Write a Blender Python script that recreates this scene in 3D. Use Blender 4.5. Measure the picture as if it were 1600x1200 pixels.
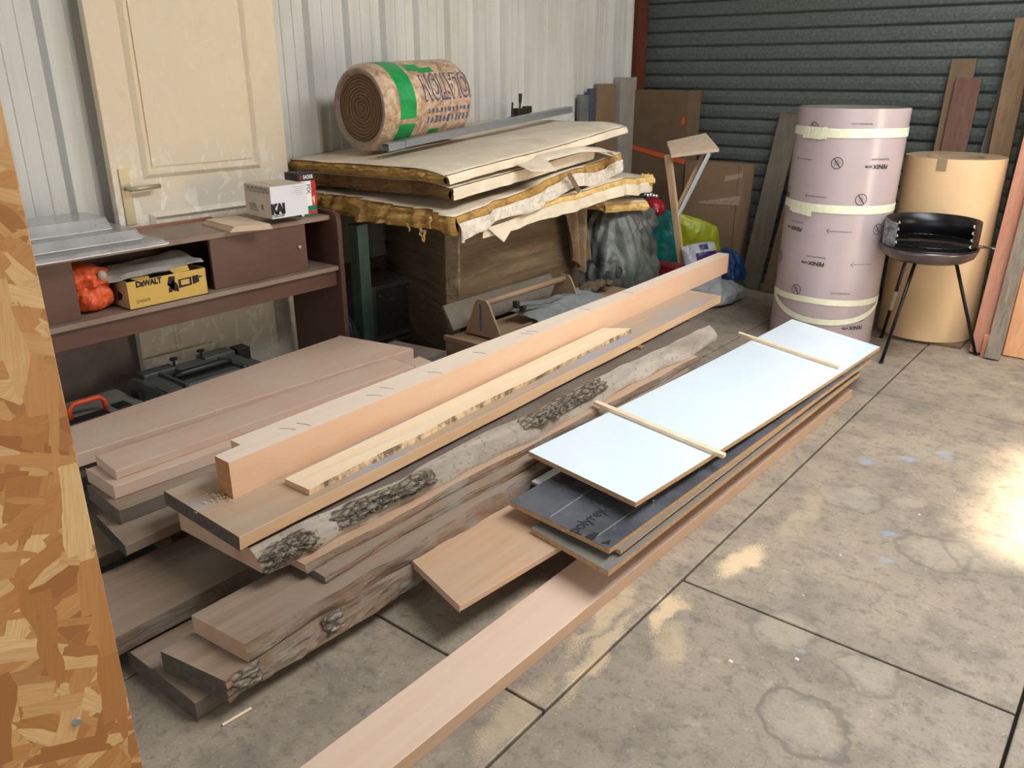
import bpy, bmesh, math, random
from mathutils import Vector, Matrix, noise
random.seed(7)
D = bpy.data; SC = bpy.context.scene; COL = SC.collection
for o in list(D.objects): D.objects.remove(o)

# ---------------------------------------------------------------- camera
cd = D.cameras.new('camera'); cam = D.objects.new('camera', cd); COL.objects.link(cam)
cam.location = (0, 0, 1.5)
cam.rotation_euler = (math.radians(90-20.9), 0, math.radians(38.8))
cd.sensor_width = 36; cd.lens = 36*1270/1600; cd.clip_start = 0.02; cd.clip_end = 200
SC.camera = cam
# ---------------------------------------------------------------- world, sun, added lamps standing in for daylight
w = D.worlds.new('world'); SC.world = w; w.use_nodes = True
bg = w.node_tree.nodes['Background']; bg.inputs[0].default_value = (0.75, 0.87, 1.0, 1); bg.inputs[1].default_value = 0.55
def lamp(name, kind, loc, rot, energy, color, **k):
    l = D.lights.new(name, kind); l.energy = energy; l.color = color
    for a, b in k.items(): setattr(l, a, b)
    o = D.objects.new(name, l); COL.objects.link(o); o.location = loc; o.rotation_euler = [math.radians(a) for a in rot]; return o
lamp('sun', 'SUN', (6, 3.4, 6), (0, 54.5, 2), 44.0, (1.0, 0.86, 0.66), angle=math.radians(4))
# added area lamps: one overhead without any roof light, two at assumed door openings
lamp('added_overhead_light', 'AREA', (0.15, 3.2, 3.33), (0, 0, 0), 128.0, (0.96, 0.98, 1.0), shape='RECTANGLE', size=1.3, size_y=3.4)  # added overhead lamp under the solid ceiling, no roof light there
lamp('assumed_doorway_light', 'AREA', (0.6, -2.3, 1.7), (-90, 0, 180), 30.0, (1.0, 0.94, 0.86), shape='RECTANGLE', size=3.6, size_y=2.6)  # added lamp for an assumed, unseen opening behind the camera
lamp('assumed_side_door_light', 'AREA', (3.1, 3.47, 1.2), (0, 90, 0), 45.0, (1.0, 0.86, 0.68), shape='RECTANGLE', size=2.2, size_y=.9)  # added warm lamp just inside the assumed side doorway
SC.view_settings.view_transform = 'Standard'; SC.view_settings.look = 'None'
SC.view_settings.exposure = 0.55; SC.view_settings.gamma = 1.0; SC.view_settings.use_curve_mapping = False

# ---------------------------------------------------------------- materials
def lin(c):
    c = c/255.0
    return c/12.92 if c <= 0.04045 else ((c+0.055)/1.055)**2.4
def rgb(r, g, b): return (lin(r), lin(g), lin(b), 1)
class NT:
    def __init__(s, name):
        s.m = D.materials.new(name); s.m.use_nodes = True; s.t = s.m.node_tree
        s.b = s.t.nodes['Principled BSDF']; s.co = None
    def n(s, typ, **k):
        x = s.t.nodes.new(typ)
        for a, b in k.items(): setattr(x, a, b)
        return x
    def L(s, a, b): s.t.links.new(a, b)
    def coord(s, scale=(1, 1, 1), rot=(0, 0, 0), loc=(0, 0, 0), src='Object'):
        if s.co is None: s.co = s.n('ShaderNodeTexCoord')
        mp = s.n('ShaderNodeMapping'); s.L(s.co.outputs[src], mp.inputs[0])
        mp.inputs['Scale'].default_value = scale; mp.inputs['Rotation'].default_value = rot; mp.inputs['Location'].default_value = loc
        return mp.outputs[0]
    def noise(s, sc, detail=4, rough=0.55, vec=None, dist=0.0):
        x = s.n('ShaderNodeTexNoise'); x.inputs['Scale'].default_value = sc; x.inputs['Detail'].default_value = detail
        x.inputs['Roughness'].default_value = rough; x.inputs['Distortion'].default_value = dist
        s.L(vec if vec else s.coord(), x.inputs['Vector']); return x.outputs['Fac']
    def ramp(s, fac, *st):
        x = s.n('ShaderNodeValToRGB'); e = x.color_ramp.elements
        while len(e) < len(st): e.new(0.5)
        for i, (p, c) in enumerate(st):
            e[i].position = p; e[i].color = c if isinstance(c, tuple) else (c, c, c, 1)
        s.L(fac, x.inputs[0]); return x.outputs[0]
    def mix(s, fac, a, b, mode='MIX'):
        x = s.n('ShaderNodeMix', data_type='RGBA', blend_type=mode)
        for i, v in ((0, fac), (6, a), (7, b)):
            if isinstance(v, (int, float, tuple)): x.inputs[i].default_value = v
            else: s.L(v, x.inputs[i])
        return x.outputs[2]
    def math(s, op, a, b=0.0, c=0.0):
        x = s.n('ShaderNodeMath', operation=op)
        for i, v in ((0, a), (1, b), (2, c)):
            if isinstance(v, (int, float)): x.inputs[i].default_value = v
            else: s.L(v, x.inputs[i])
        return x.outputs[0]
    def bump(s, h, strength=0.3, dist=0.01):
        x = s.n('ShaderNodeBump'); x.inputs['Strength'].default_value = strength; x.inputs['Distance'].default_value = dist
        s.L(h, x.inputs['Height']); s.L(x.outputs[0], s.b.inputs['Normal'])
    def color(s, c):
        if isinstance(c, tuple): s.b.inputs['Base Color'].default_value = c
        else: s.L(c, s.b.inputs['Base Color'])
    def rough(s, r):
        if isinstance(r, (int, float)): s.b.inputs['Roughness'].default_value = r
        else: s.L(r, s.b.inputs['Roughness'])
def plain(name, c, rough=0.6, metal=0.0, var=0.15, sc=12, bump=0.0, bsc=60, spec=None):
    t = NT(name)
    if var: 
        d = tuple(x*(1-var) for x in c[:3])+(1,)
        t.color(t.mix(t.ramp(t.noise(sc, 5), (0.35, 0.0), (0.65, 1.0)), d, c))
    else: t.color(c)
    t.rough(rough); t.b.inputs['Metallic'].default_value = metal
    if bump: t.bump(t.noise(bsc, 4), bump, 0.004)
    if spec is not None: t.b.inputs['Specular IOR Level'].default_value = spec
    return t.m
def wood(name, light, dark, dust=None, dusta=0.5, axis=1, rough=0.65, fibre=1.0, knots=0, blue=0):
    t = NT(name)
    s1 = [38, 38, 38]; s1[axis] = 1.6
    s2 = [9, 9, 9]; s2[axis] = 0.5
    f = t.noise(1.0, 6, 0.6, t.coord(tuple(s1)), 0.6)
    g = t.noise(1.0, 3, 0.5, t.coord(tuple(s2)), 1.2)
    c = t.mix(t.ramp(f, (0.3, 0.0), (0.7, fibre)), light, dark)
    c = t.mix(t.ramp(g, (0.35, 0.0), (0.75, 0.65)), c, dark)
    if knots:
        kv = t.coord((5, 5, 5)) if axis != 1 else t.coord((7, 2.2, 7))
        v = t.n('ShaderNodeTexVoronoi'); v.inputs['Scale'].default_value = 1.0; t.L(kv, v.inputs['Vector'])
        c = t.mix(t.ramp(v.outputs['Distance'], (0.03, 0.75*knots), (0.16, 0.0)), c, tuple(x*0.35 for x in dark[:3])+(1,))
    if dust:
        c = t.mix(t.ramp(t.noise(4.0, 6, 0.6), (0.38, 0.0), (0.62, dusta)), c, dust)
    if blue:
        c = t.mix(t.ramp(t.noise(5.0, 3, 0.5, t.coord((1, .5, 1), loc=(3, 5, 1))), (0.48, 0.0), (0.66, blue)), c, rgb(150, 165, 185))
    t.color(c); t.rough(rough); t.bump(f, 0.12, 0.002)
    return t.m
M = {}
M['pink'] = wood('dusty_beech', rgb(214, 184, 162), rgb(200, 166, 142), rgb(208, 188, 168), .6, fibre=.5)
M['beamlit'] = wood('beam_top_lit', rgb(244, 226, 206), rgb(228, 202, 180), rgb(236, 220, 202), .4, fibre=.4)  # paler copy of the beam wood: light on its top put into the colour
M['beam'] = wood('beam_wood', rgb(222, 184, 152), rgb(210, 166, 132), rgb(218, 190, 162), .45, fibre=.4)
M['cream'] = wood('fresh_pine', rgb(244, 226, 196), rgb(228, 198, 160), None, 0, fibre=.45)
def ragged():
    t = NT('ragged_sapwood_edge')
    f = t.noise(1, 5, .7, t.coord((30, 16, 8)))
    t.color(t.mix(t.ramp(f, (.45, 0), (.6, 1)), rgb(216, 186, 144), rgb(112, 92, 68))); t.rough(.8); t.bump(f, .5, .004); return t.m
M['ragged'] = ragged()
M['endgrain'] = plain('end_grain', rgb(190, 134, 92), .8, var=.2, sc=40)
M['greenend'] = plain('green_stained_end', rgb(64, 68, 58), .8, var=.3, sc=20)
M['darkend'] = plain('dark_end_grain', rgb(98, 86, 74), .85, var=.35, sc=40)
M['slabtop'] = wood('sawn_slab', rgb(196, 170, 140), rgb(172, 142, 112), rgb(178, 161, 143), .8, blue=.6, fibre=.5)
M['slabedge'] = wood('sawn_slab_edge', rgb(214, 182, 146), rgb(192, 154, 114), None, fibre=.6)
M['grey'] = wood('weathered_oak', rgb(162, 139, 116), rgb(124, 100, 80), rgb(150, 134, 118), .8, fibre=.7)
M['greydark'] = wood('dark_weathered_oak', rgb(114, 100, 90), rgb(84, 72, 64), rgb(124, 114, 104), .6, fibre=.7)
M['brown'] = wood('brown_board', rgb(200, 166, 134), rgb(178, 138, 106), rgb(186, 160, 136), .6, knots=.5, fibre=.5)
M['planed'] = wood('planed_board', rgb(222, 194, 172), rgb(208, 174, 150), rgb(212, 190, 170), .5, fibre=.4)
M['salmon'] = wood('salmon_timber', rgb(206, 150, 122), rgb(182, 120, 94), None, axis=2)
M['orangewood'] = wood('orange_timber', rgb(226, 174, 130), rgb(206, 146, 100), None, axis=2)
M['oldpost'] = wood('old_post', rgb(158, 124, 86), rgb(104, 76, 50), rgb(132, 112, 88), .6, axis=2)
M['redplank'] = wood('reddish_plank', rgb(128, 92, 76), rgb(98, 64, 50), None, axis=2)
M['tanplank'] = wood('tan_plank', rgb(128, 104, 76), rgb(104, 82, 58), None, axis=2)
M['greyplank'] = wood('grey_plank', rgb(118, 108, 90), rgb(88, 78, 62), rgb(110, 104, 94), .5, axis=2)
M['barkplank'] = wood('bark_plank', rgb(160, 144, 124), rgb(96, 82, 68), rgb(138, 128, 116), .8, axis=2)
M['cab'] = wood('brown_laminate', rgb(98, 66, 54), rgb(80, 50, 40), rgb(112, 90, 78), .35, rough=.45, fibre=.5)
M['cabtop'] = wood('dusty_laminate_top', rgb(140, 118, 102), rgb(118, 92, 76), rgb(158, 142, 126), .7, rough=.6, fibre=.5)
M['lightply'] = wood('plywood', rgb(222, 200, 172), rgb(204, 176, 146), None, fibre=.4)
M['plyv'] = wood('pale_pine', rgb(226, 200, 164), rgb(202, 164, 122), None, axis=2)
M['craft'] = wood('crate_wood', rgb(150, 122, 92), rgb(124, 96, 68), rgb(140, 120, 98), .5, fibre=.5)

def live_mat():
    t = NT('live_edge')
    f = t.noise(1.0, 7, 0.65, t.coord((34, 5, 34)), 1.0)
    g = t.noise(3.0, 5, 0.6, t.coord((1, .8, 1)), .5)
    c = t.mix(t.ramp(f, (0.3, 0), (0.7, 1)), rgb(146, 130, 110), rgb(84, 68, 54))
    c = t.mix(t.ramp(g, (0.45, 0), (0.7, .8)), c, rgb(136, 98, 70))
    c = t.mix(t.ramp(t.noise(7, 4), (.5, 0), (.68, .7)), c, rgb(142, 136, 128))
    c = t.mix(t.ramp(t.noise(1, 6, .7, t.coord((60, 9, 60), loc=(3, 1, 2)), 1.5), (.60, 0), (.68, .7)), c, rgb(58, 48, 40))
    t.color(c); t.rough(.85); t.bump(f, .8, .010); return t.m
M['live'] = live_mat()
def live_clean():
    t = NT('live_edge_clean')
    f = t.noise(1.0, 5, 0.6, t.coord((14, 3, 14)), .6)
    c = t.mix(t.ramp(f, (0.35, 0), (0.7, 1)), rgb(174, 164, 150), rgb(136, 122, 108))
    c = t.mix(t.ramp(t.noise(60, 3), (.56, 0), (.7, .6)), c, rgb(110, 96, 82))
    t.color(c); t.rough(.8); t.bump(f, .4, .006); return t.m
M['liveclean'] = live_clean()
def bark_mat():
    t = NT('bark')
    v = t.n('ShaderNodeTexVoronoi', feature='DISTANCE_TO_EDGE'); v.inputs['Scale'].default_value = 1
    nz = t.n('ShaderNodeTexNoise'); nz.inputs['Scale'].default_value = 30
    vec = t.coord((55, 22, 55)); mx = t.n('ShaderNodeVectorMath', operation='ADD'); t.L(vec, mx.inputs[0]); t.L(nz.outputs['Color'], mx.inputs[1]); t.L(t.coord(), nz.inputs['Vector'])
    t.L(mx.outputs[0], v.inputs['Vector'])
    c = t.mix(t.ramp(v.outputs['Distance'], (0.0, 0), (0.25, 1)), rgb(66, 58, 50), rgb(150, 140, 124))
    c = t.mix(t.ramp(t.noise(40, 4), (.5, 0), (.7, .6)), c, rgb(110, 92, 70))
    t.color(c); t.rough(.95); t.bump(v.outputs['Distance'], .8, .01); return t.m
M['bark'] = bark_mat()
def floor_mat():
    t = NT('concrete_floor')
    big = t.noise(1.1, 6, .6); mid = t.noise(6, 7, .62); fine = t.noise(85, 5, .65)
    c = t.mix(t.ramp(big, (.35, 0), (.65, 1)), rgb(140, 129, 114), rgb(166, 152, 132))
    c = t.mix(t.ramp(mid, (.46, 0), (.62, .45)), c, rgb(110, 102, 93))
    c = t.mix(t.ramp(fine, (.54, 0), (.68, .5)), c, rgb(100, 93, 85))
    mott = t.noise(24, 6, .7); c = t.mix(t.ramp(mott, (.52, 0), (.64, .45)), c, rgb(98, 91, 82)); c = t.mix(t.ramp(t.noise(15, 5, .7, t.coord((1, 1, 1), loc=(4, 7, 0))), (.58, 0), (.68, .3)), c, rgb(192, 180, 160))
    sp = t.noise(150, 2, .5); c = t.mix(t.ramp(sp, (.70, 0), (.74, .8)), c, rgb(222, 214, 200))
    pos = t.n('ShaderNodeNewGeometry').outputs['Position']
    wob = t.n('ShaderNodeTexNoise'); wob.inputs['Scale'].default_value = 9; wob.inputs['Detail'].default_value = 4; t.L(pos, wob.inputs['Vector'])
    a1 = t.n('ShaderNodeVectorMath', operation='MULTIPLY_ADD'); t.L(wob.outputs['Color'], a1.inputs[0]); a1.inputs[1].default_value = (.13, .13, 0); t.L(pos, a1.inputs[2])
    P = a1.outputs[0]
    def dist(x, y, sx, sy, rot=0):
        mp = t.n('ShaderNodeMapping', vector_type='TEXTURE'); t.L(P, mp.inputs[0])
        mp.inputs['Location'].default_value = (x+.065, y+.065, 0); mp.inputs['Rotation'].default_value = (0, 0, rot); mp.inputs['Scale'].default_value = (sx, sy, 1)
        l = t.n('ShaderNodeVectorMath', operation='LENGTH'); 
        m2 = t.n('ShaderNodeVectorMath', operation='MULTIPLY'); t.L(mp.outputs[0], m2.inputs[0]); m2.inputs[1].default_value = (1, 1, 0)
        t.L(m2.outputs[0], l.inputs[0]); return l.outputs['Value']
    # limescale rings left by buckets
    for x, y, r, k in ((-.355, 2.72, .13, .7), (-.22, 2.83, .16, .45), (-.70, 2.93, .12, .5), (-.43, 1.68, .12, .8), (-.35, 1.98, .09, .55), (-.52, 3.02, .07, .3), (-.60, 2.0, .10, .4)):
        d = dist(x, y, r, r)
        c = t.mix(t.ramp(d, (.80, 0), (.90, k), (.96, k*.8), (1.05, 0)), c, rgb(112, 104, 92))
        c = t.mix(t.ramp(d, (.5, .25), (.9, 0)), c, rgb(190, 180, 160))
    for x, y, r in ((-.515, 2.74, .035), (-.74, 3.3, .05), (-.62, 3.42, .05), (-.48, 2.55, .03), (-.52, 3.55, .04), (-.52, 1.95, .02)):
        c = t.mix(t.ramp(dist(x, y, r, r), (.3, .6), (1.1, 0)), c, rgb(150, 164, 182))
    sn = t.noise(220, 3, .7)
    for x, y, sx, sy, k, rot in ((-.85, 2.26, .055, .15, .9, -.15), (-.905, 1.87, .03, .13, .8, .12), (-.965, 1.60, .03, .26, .5, .06), (-1.04, 1.72, .035, .24, .45, .1), (-1.27, 1.6, .04, .18, .4, .2), (-.83, 1.75, .05, .10, .35, .3), (-1.0, 1.25, .05, .2, .3, .1), (-.80, 2.7, .05, .3, .2, .05)):
        d = dist(x, y, sx, sy, rot)
        c = t.mix(t.ramp(t.math('ADD', d, t.math('MULTIPLY', t.math('SUBTRACT', sn, .5), 2.2)), (.6, k), (1.35, 0)), c, rgb(224, 198, 158))
    t.color(c); t.rough(t.ramp(mid, (.3, .42), (.7, .7)))
    t.bump(t.math('ADD', fine, mid), .25, .004); return t.m
M['floor'] = floor_mat()
M['joint'] = plain('joint_dirt', rgb(40, 34, 28), .9)
M['lime'] = plain('limewash', rgb(158, 142, 136), .9, var=.35, sc=7, bump=.3)
def wall_mat():
    t = NT('white_sheet_metal')
    f = t.noise(1, 6, .6, t.coord((20, 20, 1.2))); g = t.noise(2.2, 4)
    c = t.mix(t.ramp(f, (.4, 0), (.75, .5)), rgb(212, 212, 206), rgb(186, 184, 176))
    c = t.mix(t.ramp(g, (.45, 0), (.7, .35)), c, rgb(196, 186, 168))
    t.color(c); t.rough(.5); return t.m
M['wall'] = wall_mat()
def shutter_mat():
    t = NT('painted_shutter')
    f = t.noise(55, 4, .6)
    t.color(t.mix(t.ramp(f, (.4, 0), (.65, 1)), rgb(74, 80, 76), rgb(94, 100, 96)))
    t.rough(t.ramp(f, (.3, .32), (.7, .5))); t.bump(f, .35, .004); return t.m
M['shutter'] = shutter_mat()
M['shadowgap'] = plain('shutter_hinge', rgb(34, 36, 34), .7, var=0)
M['rust'] = plain('red_oxide_steel', rgb(104, 48, 32), .7, var=.3)
M['ceil'] = plain('ceiling_sheet', rgb(120, 118, 112), .8)
M['sidewall'] = plain('side_sheet', rgb(150, 146, 138), .8)
def osb():
    t = NT('oriented_strand_board')
    c = rgb(206, 158, 92)
    ang = (0.2, 1.45, 2.5, 0.9, 1.95, 2.85, .45, 1.7)
    hs = None
    for i, a in enumerate(ang):
        mp = t.coord((1, 1, 1), rot=(a, 0, 0), loc=(0, .37*i, .21*i))
        sc = t.n('ShaderNodeMapping'); sc.inputs['Scale'].default_value = (0.01, (34, 27, 40)[i % 3], (150, 100, 120)[i % 3]); t.L(mp, sc.inputs[0])
        wn = t.noise(11, 3, .6, mp); 
        ad = t.n('ShaderNodeVectorMath', operation='ADD'); t.L(sc.outputs[0], ad.inputs[0])
        cx = t.n('ShaderNodeCombineXYZ'); t.L(t.math('MULTIPLY', wn, 1.3), cx.inputs[2]); t.L(cx.outputs[0], ad.inputs[1])
        v = t.n('ShaderNodeTexVoronoi', distance='CHEBYCHEV'); v.inputs['Scale'].default_value = .42; t.L(ad.outputs[0], v.inputs['Vector'])
        sep = t.n('ShaderNodeSeparateColor'); t.L(v.outputs['Color'], sep.inputs[0])
        tone = t.ramp(sep.outputs[0], (0, rgb(152, 98, 52)), (.25, rgb(178, 124, 70)), (.6, rgb(194, 144, 88)), (.9, rgb(220, 184, 132)), (1, rgb(160, 104, 56)))
        gr = t.noise(1, 3, .6, None)
        g2 = t.n('ShaderNodeMapping'); g2.inputs['Scale'].default_value = (1, 22, 420); t.L(mp, g2.inputs[0])
        gn = t.noise(1, 3, .6, g2.outputs[0]); tone = t.mix(t.ramp(gn, (.4, 0), (.7, .35)), tone, rgb(150, 100, 50))
        mask = t.math('GREATER_THAN', sep.outputs[1], .62 if i else -1)
        c = t.mix(mask, c, tone)
        h = t.math('MULTIPLY', sep.outputs[2], mask); hs = h if hs is None else t.math('MAXIMUM', hs, h)
    c = t.mix(t.ramp(t.noise(26, 4, .7), (.66, 0), (.72, .75)), c, rgb(90, 56, 30))
    t.color(c); t.rough(.55); t.bump(hs, .35, .002); return t.m
M['osb'] = osb()
def door_mat():
    t = NT('old_cream_paint')
    pos = t.coord()
    a = t.noise(3.5, 6, .6); b = t.noise(9, 3, .5, t.coord((1, 1.6, 1), loc=(4, 2, 1)), 1.6)
    sep = t.n('ShaderNodeSeparateXYZ'); t.L(pos, sep.inputs[0])
    low = t.ramp(t.math('MULTIPLY', sep.outputs[2], .5), (.48, 1.0), (.62, .10))
    
    c = t.mix(t.ramp(a, (.4, 0), (.6, .6)), rgb(226, 206, 174), rgb(220, 202, 172))
    m = t.math('MULTIPLY', t.ramp(b, (.55, 0), (.58, 1)), low)
    c = t.mix(t.math('MULTIPLY', low, .7), c, rgb(224, 218, 202))
    c = t.mix(m, c, rgb(238, 232, 218))
    c = t.mix(t.ramp(t.noise(5, 5), (.62, 0), (.7, .35)), c, rgb(190, 180, 160))
    t.color(c); t.rough(.5); return t.m
M['door'] = door_mat()
M['brass'] = plain('dull_brass', rgb(200, 186, 152), .42, .45, var=.2)
M['white'] = plain('white_laminate', rgb(226, 240, 248), .16, var=.03, sc=3)
def chip():
    t = NT('chipboard_edge')
    c = t.mix(t.ramp(t.noise(260, 3, .7), (.42, 0), (.58, 1)), rgb(150, 112, 74), rgb(196, 160, 118))
    t.color(c); t.rough(.85); return t.m
M['chip'] = chip()
def black_panel():
    t = NT('dark_laminate')
    c = t.mix(t.ramp(t.noise(5, 6, .65), (.4, 0), (.7, 1)), rgb(72, 75, 80), rgb(100, 104, 112))
    c = t.mix(t.ramp(t.noise(90, 3), (.66, 0), (.74, .5)), c, rgb(150, 152, 156))
    t.color(c); t.rough(t.ramp(t.noise(8, 3), (.3, .22), (.7, .4))); return t.m
M['black'] = black_panel()
M['greylam'] = plain('grey_green_laminate', rgb(128, 126, 118), .4, var=.1)
M['ink'] = plain('black_ink', rgb(26, 24, 28), .7, var=0)
M['inkbrown'] = plain('brown_ink', rgb(84, 74, 80), .7, var=0)
M['inkgrey'] = plain('grey_ink', rgb(150, 148, 150), .7, var=0)
M['inkblue'] = plain('blue_ink', rgb(62, 82, 118), .7, var=0)
M['inkwhite'] = plain('white_ink', rgb(240, 240, 240), .6, var=0)
M['inkred'] = plain('red_ink', rgb(200, 40, 44), .6, var=0)
M['inkyel'] = plain('yellow_ink', rgb(232, 214, 130), .6, var=0)
M['inkgreen'] = plain('green_ink', rgb(20, 122, 92), .6, var=0)
def crumple(name, c1, c2, sc=14, strength=.7, rough=.6, dist=.02):
    t = NT(name)
    f = t.noise(sc, 5, .6, None, 1.5)
    v = t.n('ShaderNodeTexVoronoi', feature='F2'); v.inputs['Scale'].default_value = sc*1.1; t.L(t.coord(), v.inputs['Vector'])
    t.color(t.mix(t.ramp(f, (.35, 0), (.65, 1)), c1, c2)); t.rough(rough)
    t.bump(t.math('ADD', f, v.outputs['Distance']), strength, dist); return t.m
M['film'] = crumple('roll_film', rgb(216, 188, 158), rgb(160, 122, 92), 16, .9, .35, .01)  # strong tone contrast: shade in the film's creases put into the colour
M['filmgreen'] = crumple('green_tape', rgb(34, 158, 84), rgb(18, 134, 66), 10, .2, .35, .01)
def roll_end():
    t = NT('wool_roll_end')
    sep = t.n('ShaderNodeSeparateXYZ'); t.L(t.coord(), sep.inputs[0])
    r = t.math('SQRT', t.math('ADD', t.math('MULTIPLY', sep.outputs[0], sep.outputs[0]), t.math('MULTIPLY', sep.outputs[2], sep.outputs[2])))
    nz = t.noise(18, 4); w_ = t.math('SINE', t.math('ADD', t.math('MULTIPLY', r, 420), t.math('MULTIPLY', nz, 9)))
    c = t.mix(t.ramp(w_, (.0, 0), (.9, 1)), rgb(96, 74, 50), rgb(136, 110, 78))
    t.color(c); t.rough(.95); t.bump(w_, .5, .01); return t.m
M['rollend'] = roll_end()
M['rollrim'] = crumple('roll_film_rim', rgb(156, 136, 118), rgb(130, 110, 94), 20, .4, .4, .01)
def paper():
    t = NT('kraft_facing')
    f = t.noise(6, 5); c = t.mix(t.ramp(f, (.4, 0), (.7, 1)), rgb(222, 208, 184), rgb(202, 186, 160))
    c = t.mix(t.ramp(t.noise(60, 3), (.7, 0), (.76, .5)), c, rgb(120, 100, 80))
    t.color(c); t.rough(.6); t.bump(t.noise(12, 4, .6, None, 1), .35, .01); return t.m
M['paper'] = paper()
def fibre(name, a, b, d):
    t = NT(name)
    f = t.noise(1, 6, .65, t.coord((30, 30, 110)), 1.2)
    c = t.mix(t.ramp(f, (.35, 0), (.65, 1)), a, b); c = t.mix(t.ramp(t.noise(14, 4), (.5, 0), (.68, .7)), c, d)
    t.color(c); t.rough(.95); t.bump(f, .8, .01); return t.m
M['fibre'] = fibre('yellow_wool', rgb(206, 166, 92), rgb(166, 124, 60), rgb(120, 86, 44))
M['fibrebrown'] = fibre('brown_wool', rgb(136, 100, 56), rgb(110, 76, 42), rgb(84, 58, 34))
M['fibrelight'] = fibre('pale_wool', rgb(238, 206, 136), rgb(222, 180, 104), rgb(190, 146, 84))
M['foil'] = crumple('foil_paper', rgb(226, 216, 200), rgb(196, 186, 170), 26, .8, .3, .01)
M['steel'] = plain('galvanised_steel', rgb(168, 174, 178), .4, .75, var=.12, sc=40)
M['darksteel'] = plain('dark_steel', rgb(70, 66, 60), .5, .6, var=.3, sc=30)
def stretch():
    t = NT('wrapped_cardboard')
    f = t.noise(1, 6, .6, t.coord((2, 2, 26)), .8); g = t.noise(3, 5, .6, t.coord((1, 1, 3)), 1)
    c = t.mix(t.ramp(f, (.35, 0), (.7, 1)), rgb(118, 98, 74), rgb(92, 76, 56))
    c = t.mix(t.ramp(g, (.55, 0), (.72, .5)), c, rgb(146, 128, 102))
    t.color(c); t.rough(t.ramp(f, (.3, .22), (.7, .42))); t.bump(f, .6, .012); return t.m
M['stretch'] = stretch()
M['carton'] = plain('cardboard', rgb(142, 116, 88), .8, var=.12)
M['cartondark'] = plain('dark_cardboard', rgb(112, 90, 68), .8, var=.15)
M['orangetape'] = plain('orange_tape', rgb(214, 96, 40), .45, var=.1)
M['cleartape'] = crumple('clear_tape', rgb(188, 166, 140), rgb(160, 138, 112), 30, .4, .2, .005)
M['mauve'] = plain('mauve_protective_film', rgb(186, 170, 171), .24, var=.05, sc=3)
M['mauvein'] = plain('grey_film_back', rgb(110, 106, 96), .4)
M['masking'] = crumple('masking_tape', rgb(240, 240, 214), rgb(228, 227, 196), 20, .3, .55, .004)
M['kraft'] = plain('kraft_roll', rgb(222, 188, 144), .55, var=.05, sc=4)
M['kraftend'] = plain('kraft_roll_end', rgb(150, 128, 100), .8, var=.2)
M['bbq'] = plain('sooty_enamel', rgb(26, 26, 28), .32, .3, var=.4, sc=20)
M['bbqbowl'] = plain('enamel_bowl', rgb(112, 100, 100), .22, .5, var=.3, sc=16)
M['ash'] = crumple('flaking_soot', rgb(60, 60, 62), rgb(176, 178, 182), 30, .5, .6, .004)
M['legmetal'] = plain('black_tube', rgb(48, 48, 50), .3, .7, var=.3, sc=30)
M['foilwrap'] = plain('silver_wrap', rgb(190, 186, 178), .3, .7)
M['bagdark'] = crumple('dusty_black_plastic', rgb(44, 48, 46), rgb(104, 108, 102), 5, .6, .42, .03)
M['bagblack'] = crumple('black_plastic', rgb(28, 28, 28), rgb(52, 54, 54), 9, .7, .3, .02)
M['orangebag'] = crumple('orange_plastic', rgb(238, 108, 58), rgb(216, 80, 38), 30, .6, .35, .01)
M['teal'] = crumple('teal_plastic', rgb(10, 122, 118), rgb(8, 96, 92), 10, .5, .4, .02)
M['redp'] = crumple('red_plastic', rgb(170, 20, 36), rgb(140, 14, 26), 12, .4, .35, .02)
M['lime2'] = crumple('lime_plastic', rgb(176, 180, 34), rgb(148, 154, 22), 8, .5, .35, .02)
M['whitep'] = crumple('white_plastic', rgb(200, 202, 206), rgb(170, 172, 178), 10, .5, .35, .02)
M['purple'] = crumple('purple_print', rgb(66, 42, 112), rgb(56, 34, 96), 10, .3, .35, .01)
M['bluep'] = crumple('blue_plastic', rgb(26, 76, 140), rgb(18, 56, 108), 12, .6, .3, .02)
M['greenprint'] = crumple('green_print', rgb(70, 92, 60), rgb(44, 60, 38), 24, .4, .35, .01)
M['crimson'] = plain('crimson_plastic', rgb(112, 20, 28), .45)
M['chrome'] = plain('chrome', rgb(220, 220, 224), .12, 1, var=0)
M['kraftcloth'] = crumple('brown_paper_sheet', rgb(128, 104, 76), rgb(98, 78, 54), 8, .5, .7, .02)
M['plastic'] = plain('dusty_black_case', rgb(80, 82, 78), .55, var=.25, sc=14)
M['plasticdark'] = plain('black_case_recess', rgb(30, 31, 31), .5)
M['greycase'] = plain('dusty_grey_case', rgb(124, 118, 108), .7, var=.3, sc=10)
M['orangeh'] = plain('orange_handle', rgb(232, 84, 40), .4, var=.08)
M['tealpost'] = plain('teal_painted_steel', rgb(104, 132, 126), .5, var=.25)
M['darkcab'] = plain('charcoal_metal', rgb(122, 124, 122), .6, var=.35, sc=9)
M['yellowbox'] = plain('yellow_card', rgb(210, 174, 86), .6, var=.06)
M['boxbrown'] = plain('plain_card', rgb(176, 150, 116), .8)
M['boxgrey'] = plain('grey_card', rgb(176, 172, 162), .8)
M['kaiwhite'] = plain('white_card', rgb(224, 224, 228), .6, var=.03)
M['kaiside'] = plain('beige_card', rgb(206, 192, 172), .7, var=.06)  # beige tone for every carton face except the white front
M['redrim'] = plain('reddish_trim', rgb(164, 108, 82), .6)
def clear():
    t = NT('dusty_clear_plastic')
    t.color(t.mix(t.ramp(t.noise(6, 4), (.4, 0), (.7, 1)), rgb(196, 196, 194), rgb(226, 226, 224)))
    t.rough(.18); t.b.inputs['Alpha'].default_value = .38; return t.m
M['clear'] = clear()
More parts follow.
